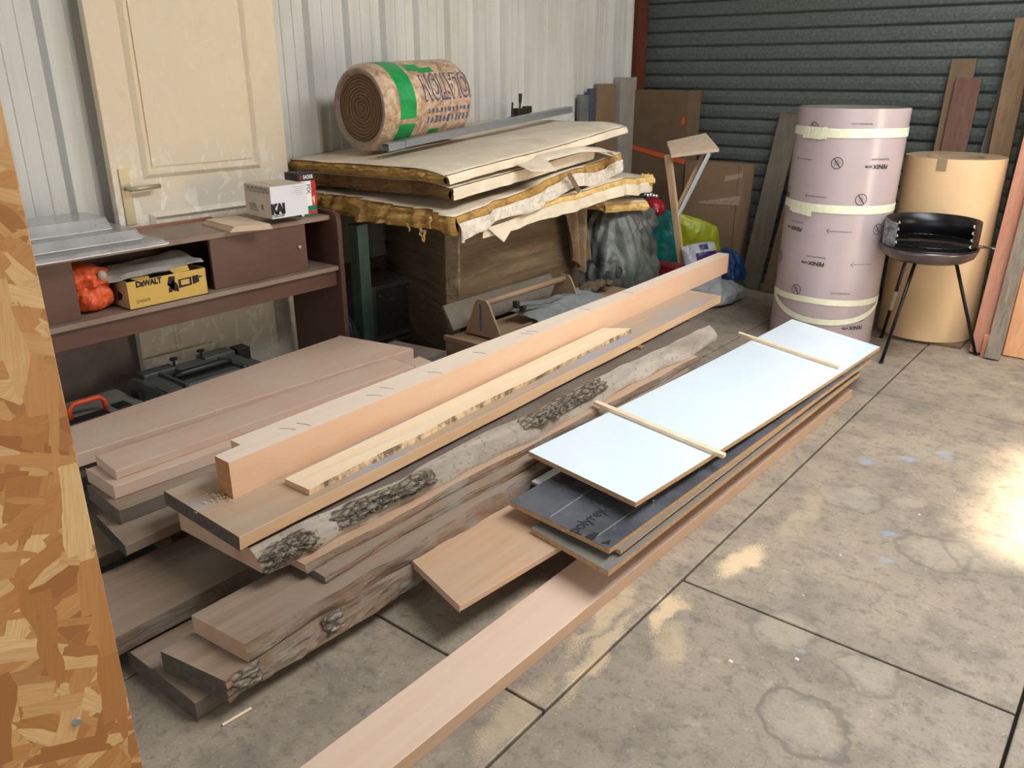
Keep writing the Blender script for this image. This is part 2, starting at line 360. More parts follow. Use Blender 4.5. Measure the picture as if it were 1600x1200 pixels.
M['clearedge'] = plain('clear_plastic_edge', rgb(226, 226, 222), .2, var=0)
M['greycloth'] = crumple('grey_cloth', rgb(132, 136, 134), rgb(110, 114, 112), 14, .5, .9, .01)
M['glove'] = crumple('dirty_glove', rgb(100, 84, 66), rgb(74, 62, 50), 20, .6, .95, .01)
M['bluepaint'] = plain('blue_paint', rgb(64, 94, 132), .6, var=.3, sc=30)
M['shaving'] = plain('wood_shaving', rgb(222, 192, 158), .8)
M['blueroll'] = plain('blue_grey_wrap', rgb(84, 92, 108), .5, var=.3, sc=30)
M['paleboard'] = plain('pale_board', rgb(166, 158, 146), .6)
M['whitechip'] = plain('white_chip', rgb(226, 222, 212), .8)

# ---------------------------------------------------------------- geometry helpers
WL = {}
class G:
    def __init__(s): s.v = []; s.f = []; s.mi = []
    def add(s, vs, fs, mi=0):
        b = len(s.v); s.v += [tuple(v) for v in vs]; s.f += [tuple(b+i for i in f) for f in fs]; s.mi += [mi]*len(fs); return s
    def hexa(s, p, mi=0):   # bottom 4 (ccw from above), top 4
        return s.add(p, [(0, 3, 2, 1), (4, 5, 6, 7), (0, 1, 5, 4), (1, 2, 6, 5), (2, 3, 7, 6), (3, 0, 4, 7)], mi)
    def box(s, x0, x1, y0, y1, z0, z1, mi=0):
        return s.hexa([(x0, y0, z0), (x1, y0, z0), (x1, y1, z0), (x0, y1, z0), (x0, y0, z1), (x1, y0, z1), (x1, y1, z1), (x0, y1, z1)], mi)
    def prism(s, poly, axis, a, b, mi=0):   # poly: 2-D points in the other two axes (in xyz order)
        def P(p, t):
            q = list(p); q.insert(axis, t); return q
        n = len(poly)
        return s.add([P(p, a) for p in poly]+[P(p, b) for p in poly], [tuple(range(n))[::-1], tuple(range(n, 2*n))]+[(i, (i+1) % n, n+(i+1) % n, n+i) for i in range(n)], mi)
    def tube(s, path, r, n=10, mi=0, cap=True):
        path = [Vector(p) for p in path]; rings = []; up = None
        for i, p in enumerate(path):
            d = (path[min(i+1, len(path)-1)]-path[max(i-1, 0)]).normalized()
            if up is None: up = Vector((0, 0, 1)) if abs(d.z) < .9 else Vector((1, 0, 0))
            a = d.cross(up).normalized(); b = a.cross(d).normalized(); up = b
            rr = r[i] if isinstance(r, (list, tuple)) else r
            rings.append([p+a*math.cos(2*math.pi*k/n)*rr+b*math.sin(2*math.pi*k/n)*rr for k in range(n)])
        vs = [v for q in rings for v in q]; fs = []
        for i in range(len(path)-1):
            for k in range(n): fs.append((i*n+k, i*n+(k+1) % n, (i+1)*n+(k+1) % n, (i+1)*n+k))
        if cap: fs += [tuple(range(n))[::-1], tuple(range((len(path)-1)*n, len(path)*n))]
        return s.add(vs, fs, mi)
    def lathe(s, prof, c, n=40, mi=0, a0=0, a1=2*math.pi, axis=2):
        full = abs(a1-a0-2*math.pi) < 1e-6; m = n if full else n+1; vs = []; fs = []
        for r, z in prof:
            for k in range(m):
                a = a0+(a1-a0)*k/n; q = [r*math.cos(a), r*math.sin(a)]; q.insert(axis, z)
                vs.append((c[0]+q[0], c[1]+q[1], c[2]+q[2]))
        for i in range(len(prof)-1):
            for k in range(n):
                k2 = (k+1) % m; fs.append((i*m+k, i*m+k2, (i+1)*m+k2, (i+1)*m+k))
        return s.add(vs, fs, mi)
    def grid(s, fn, nu, nv, mi=0):
        vs = [fn(i/nu, j/nv) for j in range(nv+1) for i in range(nu+1)]
        return s.add(vs, [(j*(nu+1)+i, j*(nu+1)+i+1, (j+1)*(nu+1)+i+1, (j+1)*(nu+1)+i) for j in range(nv) for i in range(nu)], mi)
    def blob(s, fn, nu=28, nv=18, mi=0):
        def f(u, v):
            a = u*2*math.pi; b = (v-.5)*math.pi
            return fn(Vector((math.cos(a)*math.cos(b), math.sin(a)*math.cos(b), math.sin(b))))
        return s.grid(f, nu, nv, mi)
def nz(x, y=0, z=0): return noise.noise(Vector((x, y, z)))
def mk(name, g, mats, parent=None, label=None, cat=None, group=None, kind=None, smooth=False, bevel=0, solid=0, loc=None, sub=0):
    me = D.meshes.new(name)
    if parent is not None: o0 = WL[parent.name]
    elif loc is not None: o0 = Vector(loc)
    else:
        xs = [v[0] for v in g.v]; ys = [v[1] for v in g.v]; o0 = Vector(((min(xs)+max(xs))/2, (min(ys)+max(ys))/2, min(v[2] for v in g.v)))
    me.from_pydata([tuple(Vector(v)-o0) for v in g.v], [], g.f); 
    if not isinstance(mats, (list, tuple)): mats = [mats]
    for m in mats: me.materials.append(M[m])
    for i, p in enumerate(me.polygons): p.material_index = g.mi[i]; p.use_smooth = smooth
    me.validate(); me.update()
    o = D.objects.new(name, me); COL.objects.link(o)
    if parent is not None: o.parent = parent
    else: o.location = o0
    WL[o.name] = o0
    if bevel:
        b = o.modifiers.new('bevel', 'BEVEL'); b.width = bevel; b.segments = 2; b.limit_method = 'ANGLE'; b.angle_limit = math.radians(50)
    if solid:
        b = o.modifiers.new('solid', 'SOLIDIFY'); b.thickness = solid; b.offset = 0
    if sub:
        b = o.modifiers.new('sub', 'SUBSURF'); b.levels = sub; b.render_levels = sub
    tag(o, label, cat, group, kind); return o
def tag(o, label=None, cat=None, group=None, kind=None):
    for a, b in (('label', label), ('category', cat), ('group', group), ('kind', kind)):
        if b: o[a] = b
def thing(name, label, cat, loc, group=None):
    o = D.objects.new(name, None); COL.objects.link(o); o.location = loc; o.empty_display_size = .1; WL[o.name] = Vector(loc); tag(o, label, cat, group); return o
def text(name, s, size, mapf, mat, parent, label=None, bold=0.0, sx=1.0, align='CENTER', div=0):
    cu = D.curves.new(name, 'FONT'); cu.body = s; cu.size = size; cu.align_x = align; cu.align_y = 'CENTER'; cu.offset = bold; cu.resolution_u = 3
    ob = D.objects.new(name+'_tmp', cu); COL.objects.link(ob)
    bpy.context.view_layer.update()
    me = D.meshes.new_from_object(ob.evaluated_get(bpy.context.evaluated_depsgraph_get()))
    D.objects.remove(ob); D.curves.remove(cu)
    if div:
        bm = bmesh.new(); bm.from_mesh(me); bmesh.ops.triangulate(bm, faces=bm.faces[:])
        for _ in range(6):
            es = [e for e in bm.edges if e.calc_length() > div]
            if not es: break
            bmesh.ops.subdivide_edges(bm, edges=es, cuts=1); bmesh.ops.triangulate(bm, faces=bm.faces[:])
        bm.to_mesh(me); bm.free()
    g = G(); g.add([mapf(v.co.x*sx, v.co.y) for v in me.vertices], [tuple(p.vertices) for p in me.polygons]); D.meshes.remove(me)
    return mk(name, g, mat, parent, label=label)
def lerp(a, b, t): return a+(b-a)*t
def plank(name, label, cat, NL, NR, FR, FL, z, th, mats, group=None, n=60, wob=0.0, flare=0.0, wobL=0.0, seed=0, z2=None, tip=0.0, bev=.002, parent=None, rough=.0, zf=None):
    """a board lofted along its length; wob > 0 gives a live right-hand edge that slants outwards by flare"""
    g = G(); k = 9 if wob or flare else 4; z2 = z if z2 is None else z2
    if not (wob or wobL or flare or zf): n = 6
    rings = []
    for i in range(n+1):
        t = i/n; L = Vector((lerp(NL[0], FL[0], t), lerp(NL[1], FL[1], t))); R = Vector((lerp(NR[0], FR[0], t), lerp(NR[1], FR[1], t)))
        y = R.y; zz = lerp(z, z2, t) + (zf(t) if zf else 0)
        w1 = wob*(nz(y*2.2, seed)+.5*nz(y*6, seed+3)); wl = wobL*(nz(y*2.2, seed+9)+.5*nz(y*7, seed))
        endk = 1-tip*(max(0, 1-t*n/2.5)**2+max(0, 1-(1-t)*n/2.5)**2)
        pts = [(L.x+wl, L.y, zz), (R.x+w1, R.y, zz)]
        if k == 9:
            for j in range(1, 7):
                s = j/6; wb = wob*(nz(y*2.6, seed+1.5)+.4*nz(y*7, seed+s*2))
                x = R.x+lerp(w1, flare+wb, s)*endk+math.sin(s*math.pi)*abs(flare)*.25+rough*nz(y*28, s*5, seed)
                pts.append((x, R.y, zz-th*s))
        else: pts.append((R.x+w1, R.y, zz-th))
        pts.append((L.x+wl, L.y, zz-th)); rings.append(pts)
    m = len(rings[0]); vs = [p for r in rings for p in r]; fs = []; mi = []
    for i in range(n):
        for j in range(m):
            fs.append((i*m+j, i*m+(j+1) % m, (i+1)*m+(j+1) % m, (i+1)*m+j)); mi.append(0 if (j == 0 or j >= m-2) else 1)
    fs += [tuple(range(m)), tuple(range(n*m, (n+1)*m))[::-1]]; mi += [2, 2]
    mats = list(mats) if isinstance(mats, (list, tuple)) else [mats]
    while len(mats) < 3: mats.append(mats[-1])
    g.v = vs; g.f = [f[::-1] for f in fs]; g.mi = mi
    return mk(name, g, mats, parent, label, cat, group, bevel=bev)
def lean(name, label, cat, b, t, w, th, mat, group=None, yaw=0.0, parent=None, bev=.003, chip=None):
    """a board standing at b (bottom centre) and leaning to t (top centre); w across, th thick"""
    b = Vector(b); t = Vector(t); d = (t-b).normalized(); a = Vector((math.cos(yaw), math.sin(yaw), 0)); a = (a-d*a.dot(d)).normalized(); c = d.cross(a).normalized()
    g = G(); n = 12
    for i in range(n):
        p = [b.lerp(t, i/n), b.lerp(t, (i+1)/n)]; q = []
    rings = [[b.lerp(t, i/n)+a*sx*w/2+c*sy*th/2 for sx, sy in ((-1, -1), (1, -1), (1, 1), (-1, 1))] for i in range(n+1)]
    vs = [v for r in rings for v in r]
    fs = [(i*4+j, i*4+(j+1) % 4, i*4+4+(j+1) % 4, i*4+4+j) for i in range(n) for j in range(4)]+[(3, 2, 1, 0), (n*4, n*4+1, n*4+2, n*4+3)]
    g.add(vs, fs); return mk(name, g, mat, parent, label, cat, group, bevel=bev)

# ---------------------------------------------------------------- the room
XW, YB = -3.5, 6.0
g = G()
for i, (xa, xb, ys) in enumerate([(-3.70, -1.887, (-2.5, .4, 3.2, 5.06, 6.15)), (-1.887, -.95, (-2.5, -.9, 1.315, 4.09, 5.06, 6.15)), (-.95, -.02, (-2.5, -.6, 2.043, 4.12, 6.15)), (-.02, .92, (-2.5, .9, 3.6, 6.15)), (.92, 3.3, (-2.5, 2.0, 6.15))]):
    for y0, y1 in zip(ys[:-1], ys[1:]):
        gp = .004 if not (xa == -1.887 and y0 == 5.06) else .0015
        g.box(xa+gp, xb-gp, y0+gp, y1-gp, -.08, 0)
mk('floor', g, 'floor', kind='structure', bevel=.004, loc=(0, 0, 0))
mk('trim_1', G().box(-3.7, 3.3, -2.5, 6.15, -.10, -.055), 'joint', kind='structure')
# left wall: low rendered base, white profiled sheet above
mk('baseboard_left', G().box(-3.66, -3.47, -2.5, 6.0, 0, .52), 'lime', kind='structure')
g = G(); prof = []; y = -2.5+.04
while y < 5.98:
    for dy, dx in ((0, 0), (.055, 0), (.057, .004), (.075, .004), (.077, 0), (.125, 0), (.127, .004), (.145, .004), (.147, 0), (.190, 0), (.205, .034), (.228, .034), (.243, 0)):
        if y+dy < 5.99: prof.append((XW+dx, y+dy))
    y += .25
vs = [(x, yy, .5) for x, yy in prof]+[(x, yy, 3.4) for x, yy in prof]; n = len(prof)
g.add(vs, [(i, i+1, n+i+1, n+i) for i in range(n-1)]); g.box(-3.58, -3.53, -2.5, 6.0, .5, 3.4)
mk('wall_left', g, 'wall', kind='structure')
# back wall: dark interlocking slats
g = G(); prof = []; z = -.004
while z < 3.4:
    prof += [(5.955, z), (5.950, z+.008), (5.946, z+.045), (5.952, z+.086), (5.975, z+.090), (5.975, z+.098)]; z += .1
n = len(prof)
g.add([(-3.6, a, b) for a, b in prof]+[(3.3, a, b) for a, b in prof], [(i, n+i, n+i+1, i+1) for i in range(n-1)]); g.box(-3.6, 3.3, 6.0, 6.06, 0, 3.4)
mk('wall_back', g, 'shutter', kind='structure')
mk('trim_2', G().box(-3.498, -3.44, 5.80, 5.935, 0, 3.38), 'rust', kind='structure', bevel=.003)
g = G(); g.box(3.2, 3.28, -2.5, 3.0, 0, 3.4); g.box(3.2, 3.28, 3.95, 6.06, 0, 3.4); g.box(3.2, 3.28, 3.0, 3.95, 2.45, 3.4)  # unseen side doorway is assumed, its gap sized to place the sun patch
mk('wall_right', g, 'sidewall', kind='structure')
mk('ceiling', G().box(-3.6, 3.3, -2.5, 6.06, 3.4, 3.46), 'ceil', kind='structure')
# OSB partition beside the viewer
osb_o = thing('strand_board_partition', 'tall orange-brown strand board partition at left edge of view, nearest thing of all', 'partition', (-.71, -.4, 0))
mk('panel', G().box(-.718, -.70, -1.0, .262, 0, 2.44), 'osb', osb_o, bevel=.001)
g = G(); g.lathe([(0, .0006), (.0035, .0006), (.0045, 0), (.0045, -.001)], (-.699, .213, .927), 14, axis=0)
mk('screw', g, 'steel', osb_o, label='small round screw head')

# ---------------------------------------------------------------- right-hand stack of panels
plank('floor_board', 'long pinkish planed board lying on the floor under the laminate panels, running out at bottom of view', 'board', (-1.252, .15), (-1.098, .15), (-1.03, 3.96), (-1.225, 3.96), .045, .045, ('planed', 'brown', 'brown'))
for i, y in enumerate((2.25, 3.5)):
    plank('spacer_batten', 'short spacer batten hidden between floor board and panels, %s one' % ('near' if i == 0 else 'far'), 'batten', (-1.50, y), (-1.15, y), (-1.15, y+.045), (-1.50, y+.045), .110, .0645, 'craft')
plank('spacer_batten', 'flat batten on the floor raising the left side of the panel pile', 'batten', (-1.50, 2.0), (-1.40, 2.0), (-1.40, 3.7), (-1.50, 3.7), .044, .044, 'craft')
plank('knotty_board', 'short wide orange-brown knotty board sticking out beneath the dark panel', 'board', (-1.575, 1.452), (-1.286, 1.368), (-1.13, 3.1), (-1.43, 3.15), .13, .02, 'brown', wobL=.006)
def panel(name, label, NL, NR, FR, FL, z, th, top, z2=None, zf=None, edge='chip'):
    e = thing(name, label, 'panel', ((NL[0]+FR[0])/2, (NL[1]+FR[1])/2, z-th))
    plank('core', None, None, NL, NR, FR, FL, z-.001, th-.001, edge, z2=None if z2 is None else z2-.001, parent=e, bev=0, zf=zf)
    plank('laminate_face', None, None, NL, NR, FR, FL, z, .0012, top, z2=z2, parent=e, bev=0, zf=zf); return e
panel('chipboard_sheet', 'grey-green laminated chipboard panel, lowest of the panel pile', (-1.363, 1.793), (-1.041, 1.742), (-1.001, 3.932), (-1.35, 3.98), .150, .018, 'greylam')
panel('chipboard_sheet', 'chipboard panel with a white corner poking out left of the dark panel', (-1.545, 2.03), (-1.09, 2.0), (-1.05, 3.95), (-1.50, 3.99), .1605, .010, 'white')
panel('chipboard_sheet', 'thin chipboard panel directly beneath the dark printed panel', (-1.40, 1.86), (-1.053, 1.826), (-1.009, 4.08), (-1.36, 4.1), .172, .011, 'greylam')
bp = panel('laminate_sheet', 'dark laminate panel with a printed word, below the big white panel', (-1.480, 1.830), (-1.071, 1.790), (-.991, 4.059), (-1.42, 4.10), .190, .0175, 'black')
tdir = Vector((-.01, 1, 0)).normalized(); tup = Vector((-1, -.01, 0))
text('lettering', 'polyrey', .058, lambda x, y: Vector((-1.212, 1.884, .1908))+tdir*x+tup*y, 'ink', bp, bold=.0008)
g = G(); g.grid(lambda u, v: (-1.318+.004*v, 1.83+u*.42+.0*v, .1907), 20, 1); g.grid(lambda u, v: (-1.14+.003*v+.01*u, 1.81+u*.30, .1907), 20, 1)
mk('scratches', g, 'inkgrey', bp)
g = G(); g.prism([(-1.11, 1.80), (-1.083, 1.81), (-1.095, 1.835)], 2, .1903, .1908); mk('printed_arrow', g, 'ink', bp); g = G(); g.prism([(-1.165, 1.80), (-1.135, 1.80), (-1.14, 1.845), (-1.158, 1.84)], 2, .1903, .1908)
mk('printed_arrow', g, 'ink', bp)
wp_zf = lambda t: -.008*math.sin(t*math.pi)
wp = panel('laminate_sheet', 'big glossy white laminate panel on top of the pile', (-1.581, 2.060), (-1.097, 1.978), (-.999, 4.213), (-1.531, 4.421), .255, .018, 'white', z2=.2085, zf=wp_zf)
for y, zz in ((2.35, .2335), (3.3, .222)):
    plank('spacer_batten', 'spacer batten in the dark gap under the white panel, %s one' % ('near' if y < 3 else 'far'), 'batten', (-1.42, y), (-1.15, y), (-1.15, y+.03), (-1.42, y+.03), zz-.0085, zz-.199, 'craft')
plank('cross_batten', 'thin pale batten across the white panel, the nearer of two', 'batten', (-1.657, 2.590), (-1.029, 2.458), (-1.031, 2.482), (-1.660, 2.616), .255, .012, 'cream', n=4, bev=.001)
plank('cross_batten', 'thin pale batten across the white panel, the farther of two', 'batten', (-1.632, 3.925), (-1.045, 3.72), (-1.048, 3.745), (-1.637, 3.95), .2285, .012, 'cream', n=4, bev=.001)
g = G(); g.tube([(-1.083, 2.068, .190), (-1.083, 2.068, .225)], [.0014, .0014], 8); g.tube([(-1.083, 2.068, .225), (-1.083, 2.068, .228)], [.0014, .004], 8)
mk('standing_screw', g, 'steel', None, 'small bright screw standing upright on the dark panel', 'screw')

# ---------------------------------------------------------------- middle pile of slabs
plank('grey_slab', 'dark grey weathered slab on the floor, lowest of the middle pile', 'timber slab', (-1.915, .74), (-1.600, .745), (-1.58, 2.6), (-1.90, 2.6), .055, .055, ('grey', 'greydark', 'darkend'), bev=.004)
s4 = plank('live_edge_slab', 'long grey live-edge slab with rough bark patches, second from the floor', 'timber slab', (-1.765, .76), (-1.548, .80), (-1.52, 3.35), (-1.78, 3.35), .12, .064, ('grey', 'live', 'darkend'), wob=.022, flare=.012, seed=2.0, n=130, rough=.012, bev=0)
plank('live_edge_slab', 'thick brown slab with wavy clean edge and star crack, third from the floor', 'timber slab', (-1.765, .855), (-1.562, .875), (-1.56, 3.30), (-1.78, 3.30), .175, .054, ('grey', 'live', 'brown'), wob=.035, flare=.018, seed=5.3, n=110, rough=.004, bev=0)
plank('rough_board', 'grey-brown board squeezed into the middle pile, its end behind the orange one', 'timber slab', (-1.80, 1.17), (-1.610, 1.165), (-1.60, 3.34), (-1.80, 3.34), .198, .022, ('grey', 'live', 'greydark'), wob=.018, flare=.006, seed=8.1, n=90, rough=.004, bev=0)
plank('rough_board', 'board with orange-brown sawn end just under the thick barky slab', 'timber slab', (-1.83, 1.14), (-1.665, 1.145), (-1.625, 3.46), (-1.80, 3.46), .2235, .025, ('brown', 'live', 'brown'), wob=.016, flare=.010, seed=11.7, n=90, rough=.003, bev=0)
s2 = plank('bark_slab', 'long thick slab whose pale live edge carries lumps of bark, under the top slab', 'timber slab', (-2.10, 1.03), (-1.762, 1.045), (-1.735, 3.78), (-2.06, 3.80), .286, .061, ('greydark', 'liveclean', 'brown'), wob=.030, flare=.075, seed=14.2, n=120, rough=.002, bev=0, tip=.3)
def edge_x(y, s):   # the outer face of the barky slab
    w1 = .030*(nz(y*2.2, 14.2)+.5*nz(y*6, 17.2)); wb = .030*(nz(y*2.6, 15.7)+.4*nz(y*7, 14.2+s*2)); t = (y-1.045)/2.735
    return lerp(-1.762, -1.735, t)+lerp(w1, .075+wb, s)+math.sin(s*math.pi)*.019
def bark(parent, y0, y1, s0, s1, seed, thick=.022):
    g = G()
    def f(u, v):
        y = lerp(y0, y1, u)+.03*nz(v*5, seed, u*2); s = min(1, max(0, lerp(s0+.08*nz(u*6, seed), s1+.12*nz(u*7, seed+3), v)))
        e = min(1, 7*min(u, 1-u))*min(1, 5*min(v, 1-v)); r = .55+1.1*abs(nz(y*30, s*6, seed))+.7*abs(nz(y*75, s*16, seed))
        return (edge_x(y, s)+thick*e*r-.003*(1-e), y, .286-.061*s+.010*e*r)
    g.grid(f, 110, 16); return mk('bark_patch', g, 'bark', parent, label='lump of rough grey bark')
bark(s2, 1.05, 1.23, .15, 1.0, 1.0, .018); bark(s2, 1.30, 1.72, .05, .75, 4.0, .026); bark(s2, 2.18, 2.78, -.0, .55, 7.0, .028)
def bark4(y0, y1, seed):
    g = G()
    def f(u, v):
        y = lerp(y0, y1, u); e = min(1, 6*min(u, 1-u))*min(1, 5*min(v, 1-v)); r = .5+abs(nz(y*30, v*5, seed))
        t = (y-.8)/2.55; x = lerp(-1.548, -1.52, t)+.022*(nz(y*2.4, 2.7))+.012*v
        return (x+.016*e*r-.002, y, .121-.058*v+.005*e*r)
    g.grid(f, 60, 10); mk('bark_patch', g, 'bark', s4, label='small flaking bark patch')
bark4(.815, .90, 3); bark4(1.10, 1.17, 5)
plank('top_slab', 'wide dusty sawn slab with pale sawn edge, top of the middle pile under the beam', 'timber slab', (-2.145, 1.02), (-1.748, 1.009), (-1.856, 4.172), (-2.17, 4.172), .342, .0415, ('slabtop', 'slabedge', 'darkend'), n=40, wob=.004, bev=.002, seed=3)
for y in (1.6, 3.2):
    plank('sticker', 'thin sticker lath separating the top slab from the barky slab, %s one' % ('near' if y < 2 else 'far'), 'batten', (-2.10, y), (-1.80, y), (-1.80, y+.03), (-2.10, y+.03), .3003, .014, 'craft')
plank('cream_board', 'short pale cream board with ragged edge lying beside the long beam', 'board', (-1.900, 1.272), (-1.789, 1.274), (-1.889, 3.263), (-2.00, 3.182), .362, .0195, ('cream', 'ragged', 'slabedge'), wob=.008, n=60, seed=6, flare=.001, bev=0)
g = G()
rows = [(1.122, -2.013, -1.943), (1.215, -2.022, -1.946), (1.2151, -2.075, -1.946), (1.7, -2.088, -1.963), (2.3, -2.10, -1.981), (2.9, -2.10, -2.002), (3.5, -2.105, -2.024), (4.72, -2.142, -2.074)]
vs = []
for y, a, b in rows: vs += [(a, y, .46), (b, y, .46), (b, y, .3425), (a, y, .3425)]
n = len(rows); fs = [(i*4+j, (i+1)*4+j, (i+1)*4+(j+1) % 4, i*4+(j+1) % 4) for i in range(n-1) for j in range(4)]+[(3, 2, 1, 0), (n*4-4, n*4-3, n*4-2, n*4-1)]
mi = [1 if j == 0 else 0 for i in range(n-1) for j in range(4)]+[2, 2]
g.v = vs; g.f = fs; g.mi = mi
beam = mk('timber_beam', g, ['beam', 'beamlit', 'endgrain'], None, 'long thick peach-coloured beam on edge across the top of the middle pile', 'timber beam', bevel=.003)
g = G()
for y, a, b in ((1.36, -2.0, .5), (1.42, -1.99, .3), (1.72, -2.0, .6), (1.8, -2.02, .4), (2.02, -2.0, .5), (2.3, -2.02, .4), (2.62, -2.03, .4), (2.66, -2.03, .4), (3.1, -2.05, .3), (3.5, -2.06, .3)):
    g = G(); g.tube([(a-.03+.05*i/8, y+.05*math.sin(i/8*1.6)*b, .4603) for i in range(9)], .0009, 4); mk('pencil_mark', g, 'inkbrown', beam)

# ---------------------------------------------------------------- left pile of boards
def bearers(xs, y, z0, z1, where):
    plank('timber_bearer', 'rough bearer on the floor under the left board pile, %s one' % where, 'batten', (xs[0], y), (xs[1], y), (xs[1], y+.08), (xs[0], y+.08), z1, z1-z0, 'craft')
plank('beech_board', 'wide dusty pinkish board at the back of the left pile, the one nearest the cabinet', 'board', (-2.83, .72), (-2.625, .72), (-2.531, 2.434), (-2.940, 2.351), .34, .05, 'pink', bev=.003)
plank('old_board', 'dark board end poking out from under the widest pinkish board', 'board', (-2.82, .70), (-2.66, .70), (-2.492, 2.61), (-2.80, 2.57), .2895, .05, ('greydark', 'greydark', 'grey'))
plank('beech_board', 'narrow pinkish board on the front of the left pile, topmost of the front ones', 'board', (-2.548, 1.010), (-2.392, .996), (-2.362, 2.278), (-2.520, 2.278), .34, .031, 'pink', bev=.003)
plank('beech_board', 'pinkish board just beneath the narrow front one, reaching farther back', 'board', (-2.545, .972), (-2.355, .966), (-2.285, 2.40), (-2.50, 2.44), .3085, .044, 'pink', bev=.003)
plank('grey_board', 'dark charcoal-grey board third from top of the left pile', 'board', (-2.52, .955), (-2.283, .938), (-2.23, 2.3), (-2.50, 2.3), .264, .0485, ('grey', 'greydark', 'greydark'), bev=.003)
plank('grey_board', 'grey board with greenish cut end, fourth from top of the left pile', 'board', (-2.40, .915), (-2.160, .885), (-2.19, 2.2), (-2.50, 2.2), .215, .036, ('grey', 'grey', 'greenend'), bev=.003)
plank('grey_board', 'low grey board barely seen at the bottom of the left pile', 'board', (-2.60, .6), (-2.296, .6), (-2.30, 2.2), (-2.60, 2.2), .13, .035, ('grey', 'greydark', 'greydark'))
plank('wide_slab', 'wide flat grey slab low between the left and middle piles', 'timber slab', (-2.225, .55), (-1.905, .55), (-1.925, 2.5), (-2.21, 2.5), .12, .05, ('grey', 'live', 'greydark'), wob=.008, flare=.012, n=50, seed=21, bev=0)
for y, ww in ((1.1, 'near'), (1.9, 'far')):
    bearers((-2.2, -1.95), y, 0, .068, ww+' short'); bearers((-2.58, -2.32), y, 0, .094, ww+' middle')
    plank('sticker', 'sticker lath low inside the left pile, %s one' % ww, 'batten', (-2.45, y), (-2.25, y), (-2.25, y+.04), (-2.45, y+.04), .178, .047, 'craft')
    bearers((-2.8, -2.62), y, 0, .239, ww+' tall')
# shavings on the top slab
g = G()
for i in range(70):
    a = random.gauss(0, 1); b = random.gauss(0, 1); x = -1.985+.030*a; y = 1.09+.03*b; r = random.uniform(.0015, .005); an = random.uniform(0, 6.3)
    h = random.uniform(.001, .008)*math.exp(-(a*a+b*b)/2)
    p = [(x+r*math.cos(an+k*1.3+.3*k*k)*(.4+k*.25), y+r*math.sin(an+k*1.3)*(.4+k*.25), .3432+h+.0008*k) for k in range(5)]
    g.tube(p, .0008, 4)
mk('wood_shavings', g, 'shaving', None, 'small heap of pale wood shavings near the end of the top slab', 'shavings', kind='stuff')

# ---------------------------------------------------------------- cabinet by the left wall
cab = thing('shelf_cabinet', 'long low dark brown cabinet with sliding doors and open shelf by the white wall', 'cabinet', (-3.15, 1.7, 0))
mk('top', G().box(-3.34, -3.0, .6, 2.40, .875, .895), ['cabtop'], cab, bevel=.001)
mk('raised_edge', G().box(-3.34, -3.315, .6, 2.0, .895, .905), 'redrim', cab)
mk('shelf', G().box(-3.33, -2.965, .6, 2.40, .645, .665), 'cabtop', cab, bevel=.001)
mk('apron', G().box(-3.02, -2.985, .6, 2.40, .57, .645), 'cab', cab, bevel=.001)
mk('back_panel', G().box(-3.335, -3.325, .6, 2.40, .57, .875), 'cab', cab)
g = G(); g.prism([(-3.34, 0), (-2.955, 0), (-2.955, .86), (-2.962, .895), (-2.985, .915), (-3.34, .915)], 1, 2.402, 2.428)
mk('side_panel', g, 'cab', cab, bevel=.002)
mk('side_panel', G().box(-3.34, -2.955, .57, .597, 0, .915), 'cab', cab)
mk('divider', G().box(-3.325, -3.03, 2.262, 2.278, .665, .875), 'cab', cab)
mk('sliding_door', G().box(-3.022, -3.008, .6, 1.241, .666, .874), 'cab', cab, bevel=.001)
sd = mk('sliding_door', G().box(-3.022, -3.006, 1.785, 2.26, .666, .874), 'cab', cab, bevel=.001)
g = G(); g.lathe([(0, .012), (.006, .012), (.008, .009), (.008, .003), (.005, 0)], (-3.006, 2.217, .777), 16, axis=0)
mk('knob', g, 'brass', sd, smooth=True)
# old door behind the cabinet
dr = thing('panelled_door', 'old cream panelled door with brass handle standing against the white wall', 'door', (-3.42, 2.08, 0))
dy0, dy1, dx = 1.625, 2.49, -3.40
g = G(); X0, X1 = -3.44, dx
def frame(g, ya, yb, za, zb, w, x0, x1, sl=0):
    # moulding ring
    ring = [((ya, za), (ya+w, za+w)), ((yb, za), (yb-w, za+w)), ((yb, zb), (yb-w, zb-w)), ((ya, zb), (ya+w, zb-w))]
    for i in range(4):
        (o1, i1), (o2, i2) = ring[i], ring[(i+1) % 4]
        g.add([(x0, *o1), (x0, *o2), (x1, *[(a+b)/2 for a, b in zip(o2, i2)]), (x1, *[(a+b)/2 for a, b in zip(o1, i1)]), (x0-.006, *i2), (x0-.006, *i1)], [(0, 1, 2, 3), (3, 2, 4, 5)])
mk('leaf', G().box(X0, X1, dy0, dy1, 0.005, 2.04), 'door', dr, bevel=.003)
g = G(); frame(g, 1.755, 2.335, 1.085, 1.92, .035, dx+.0005, dx+.013); frame(g, 1.755, 2.335, .10, .945, .04, dx+.0005, dx+.015)
mk('moulding', g, 'door', dr)
g = G(); g.box(dx, dx+.006, 1.80, 2.29, 1.13, 1.875); g.box(dx, dx+.007, 1.805, 2.285, .16, .885)
mk('raised_panel', g, 'door', dr, bevel=.003)
g = G(); g.box(dx, dx+.007, 1.652, 1.694, .905, 1.135)
hp = mk('handle_plate', g, 'brass', dr, bevel=.002)
g = G(); g.tube([(dx+.004, 1.674, 1.055), (dx+.045, 1.674, 1.055)], .009, 12); g.tube([(dx+.045, 1.668, 1.055), (dx+.047, 1.72, 1.055), (dx+.047, 1.80, 1.058)], [.010, .009, .010], 12)
mk('lever', g, 'brass', hp, smooth=True)
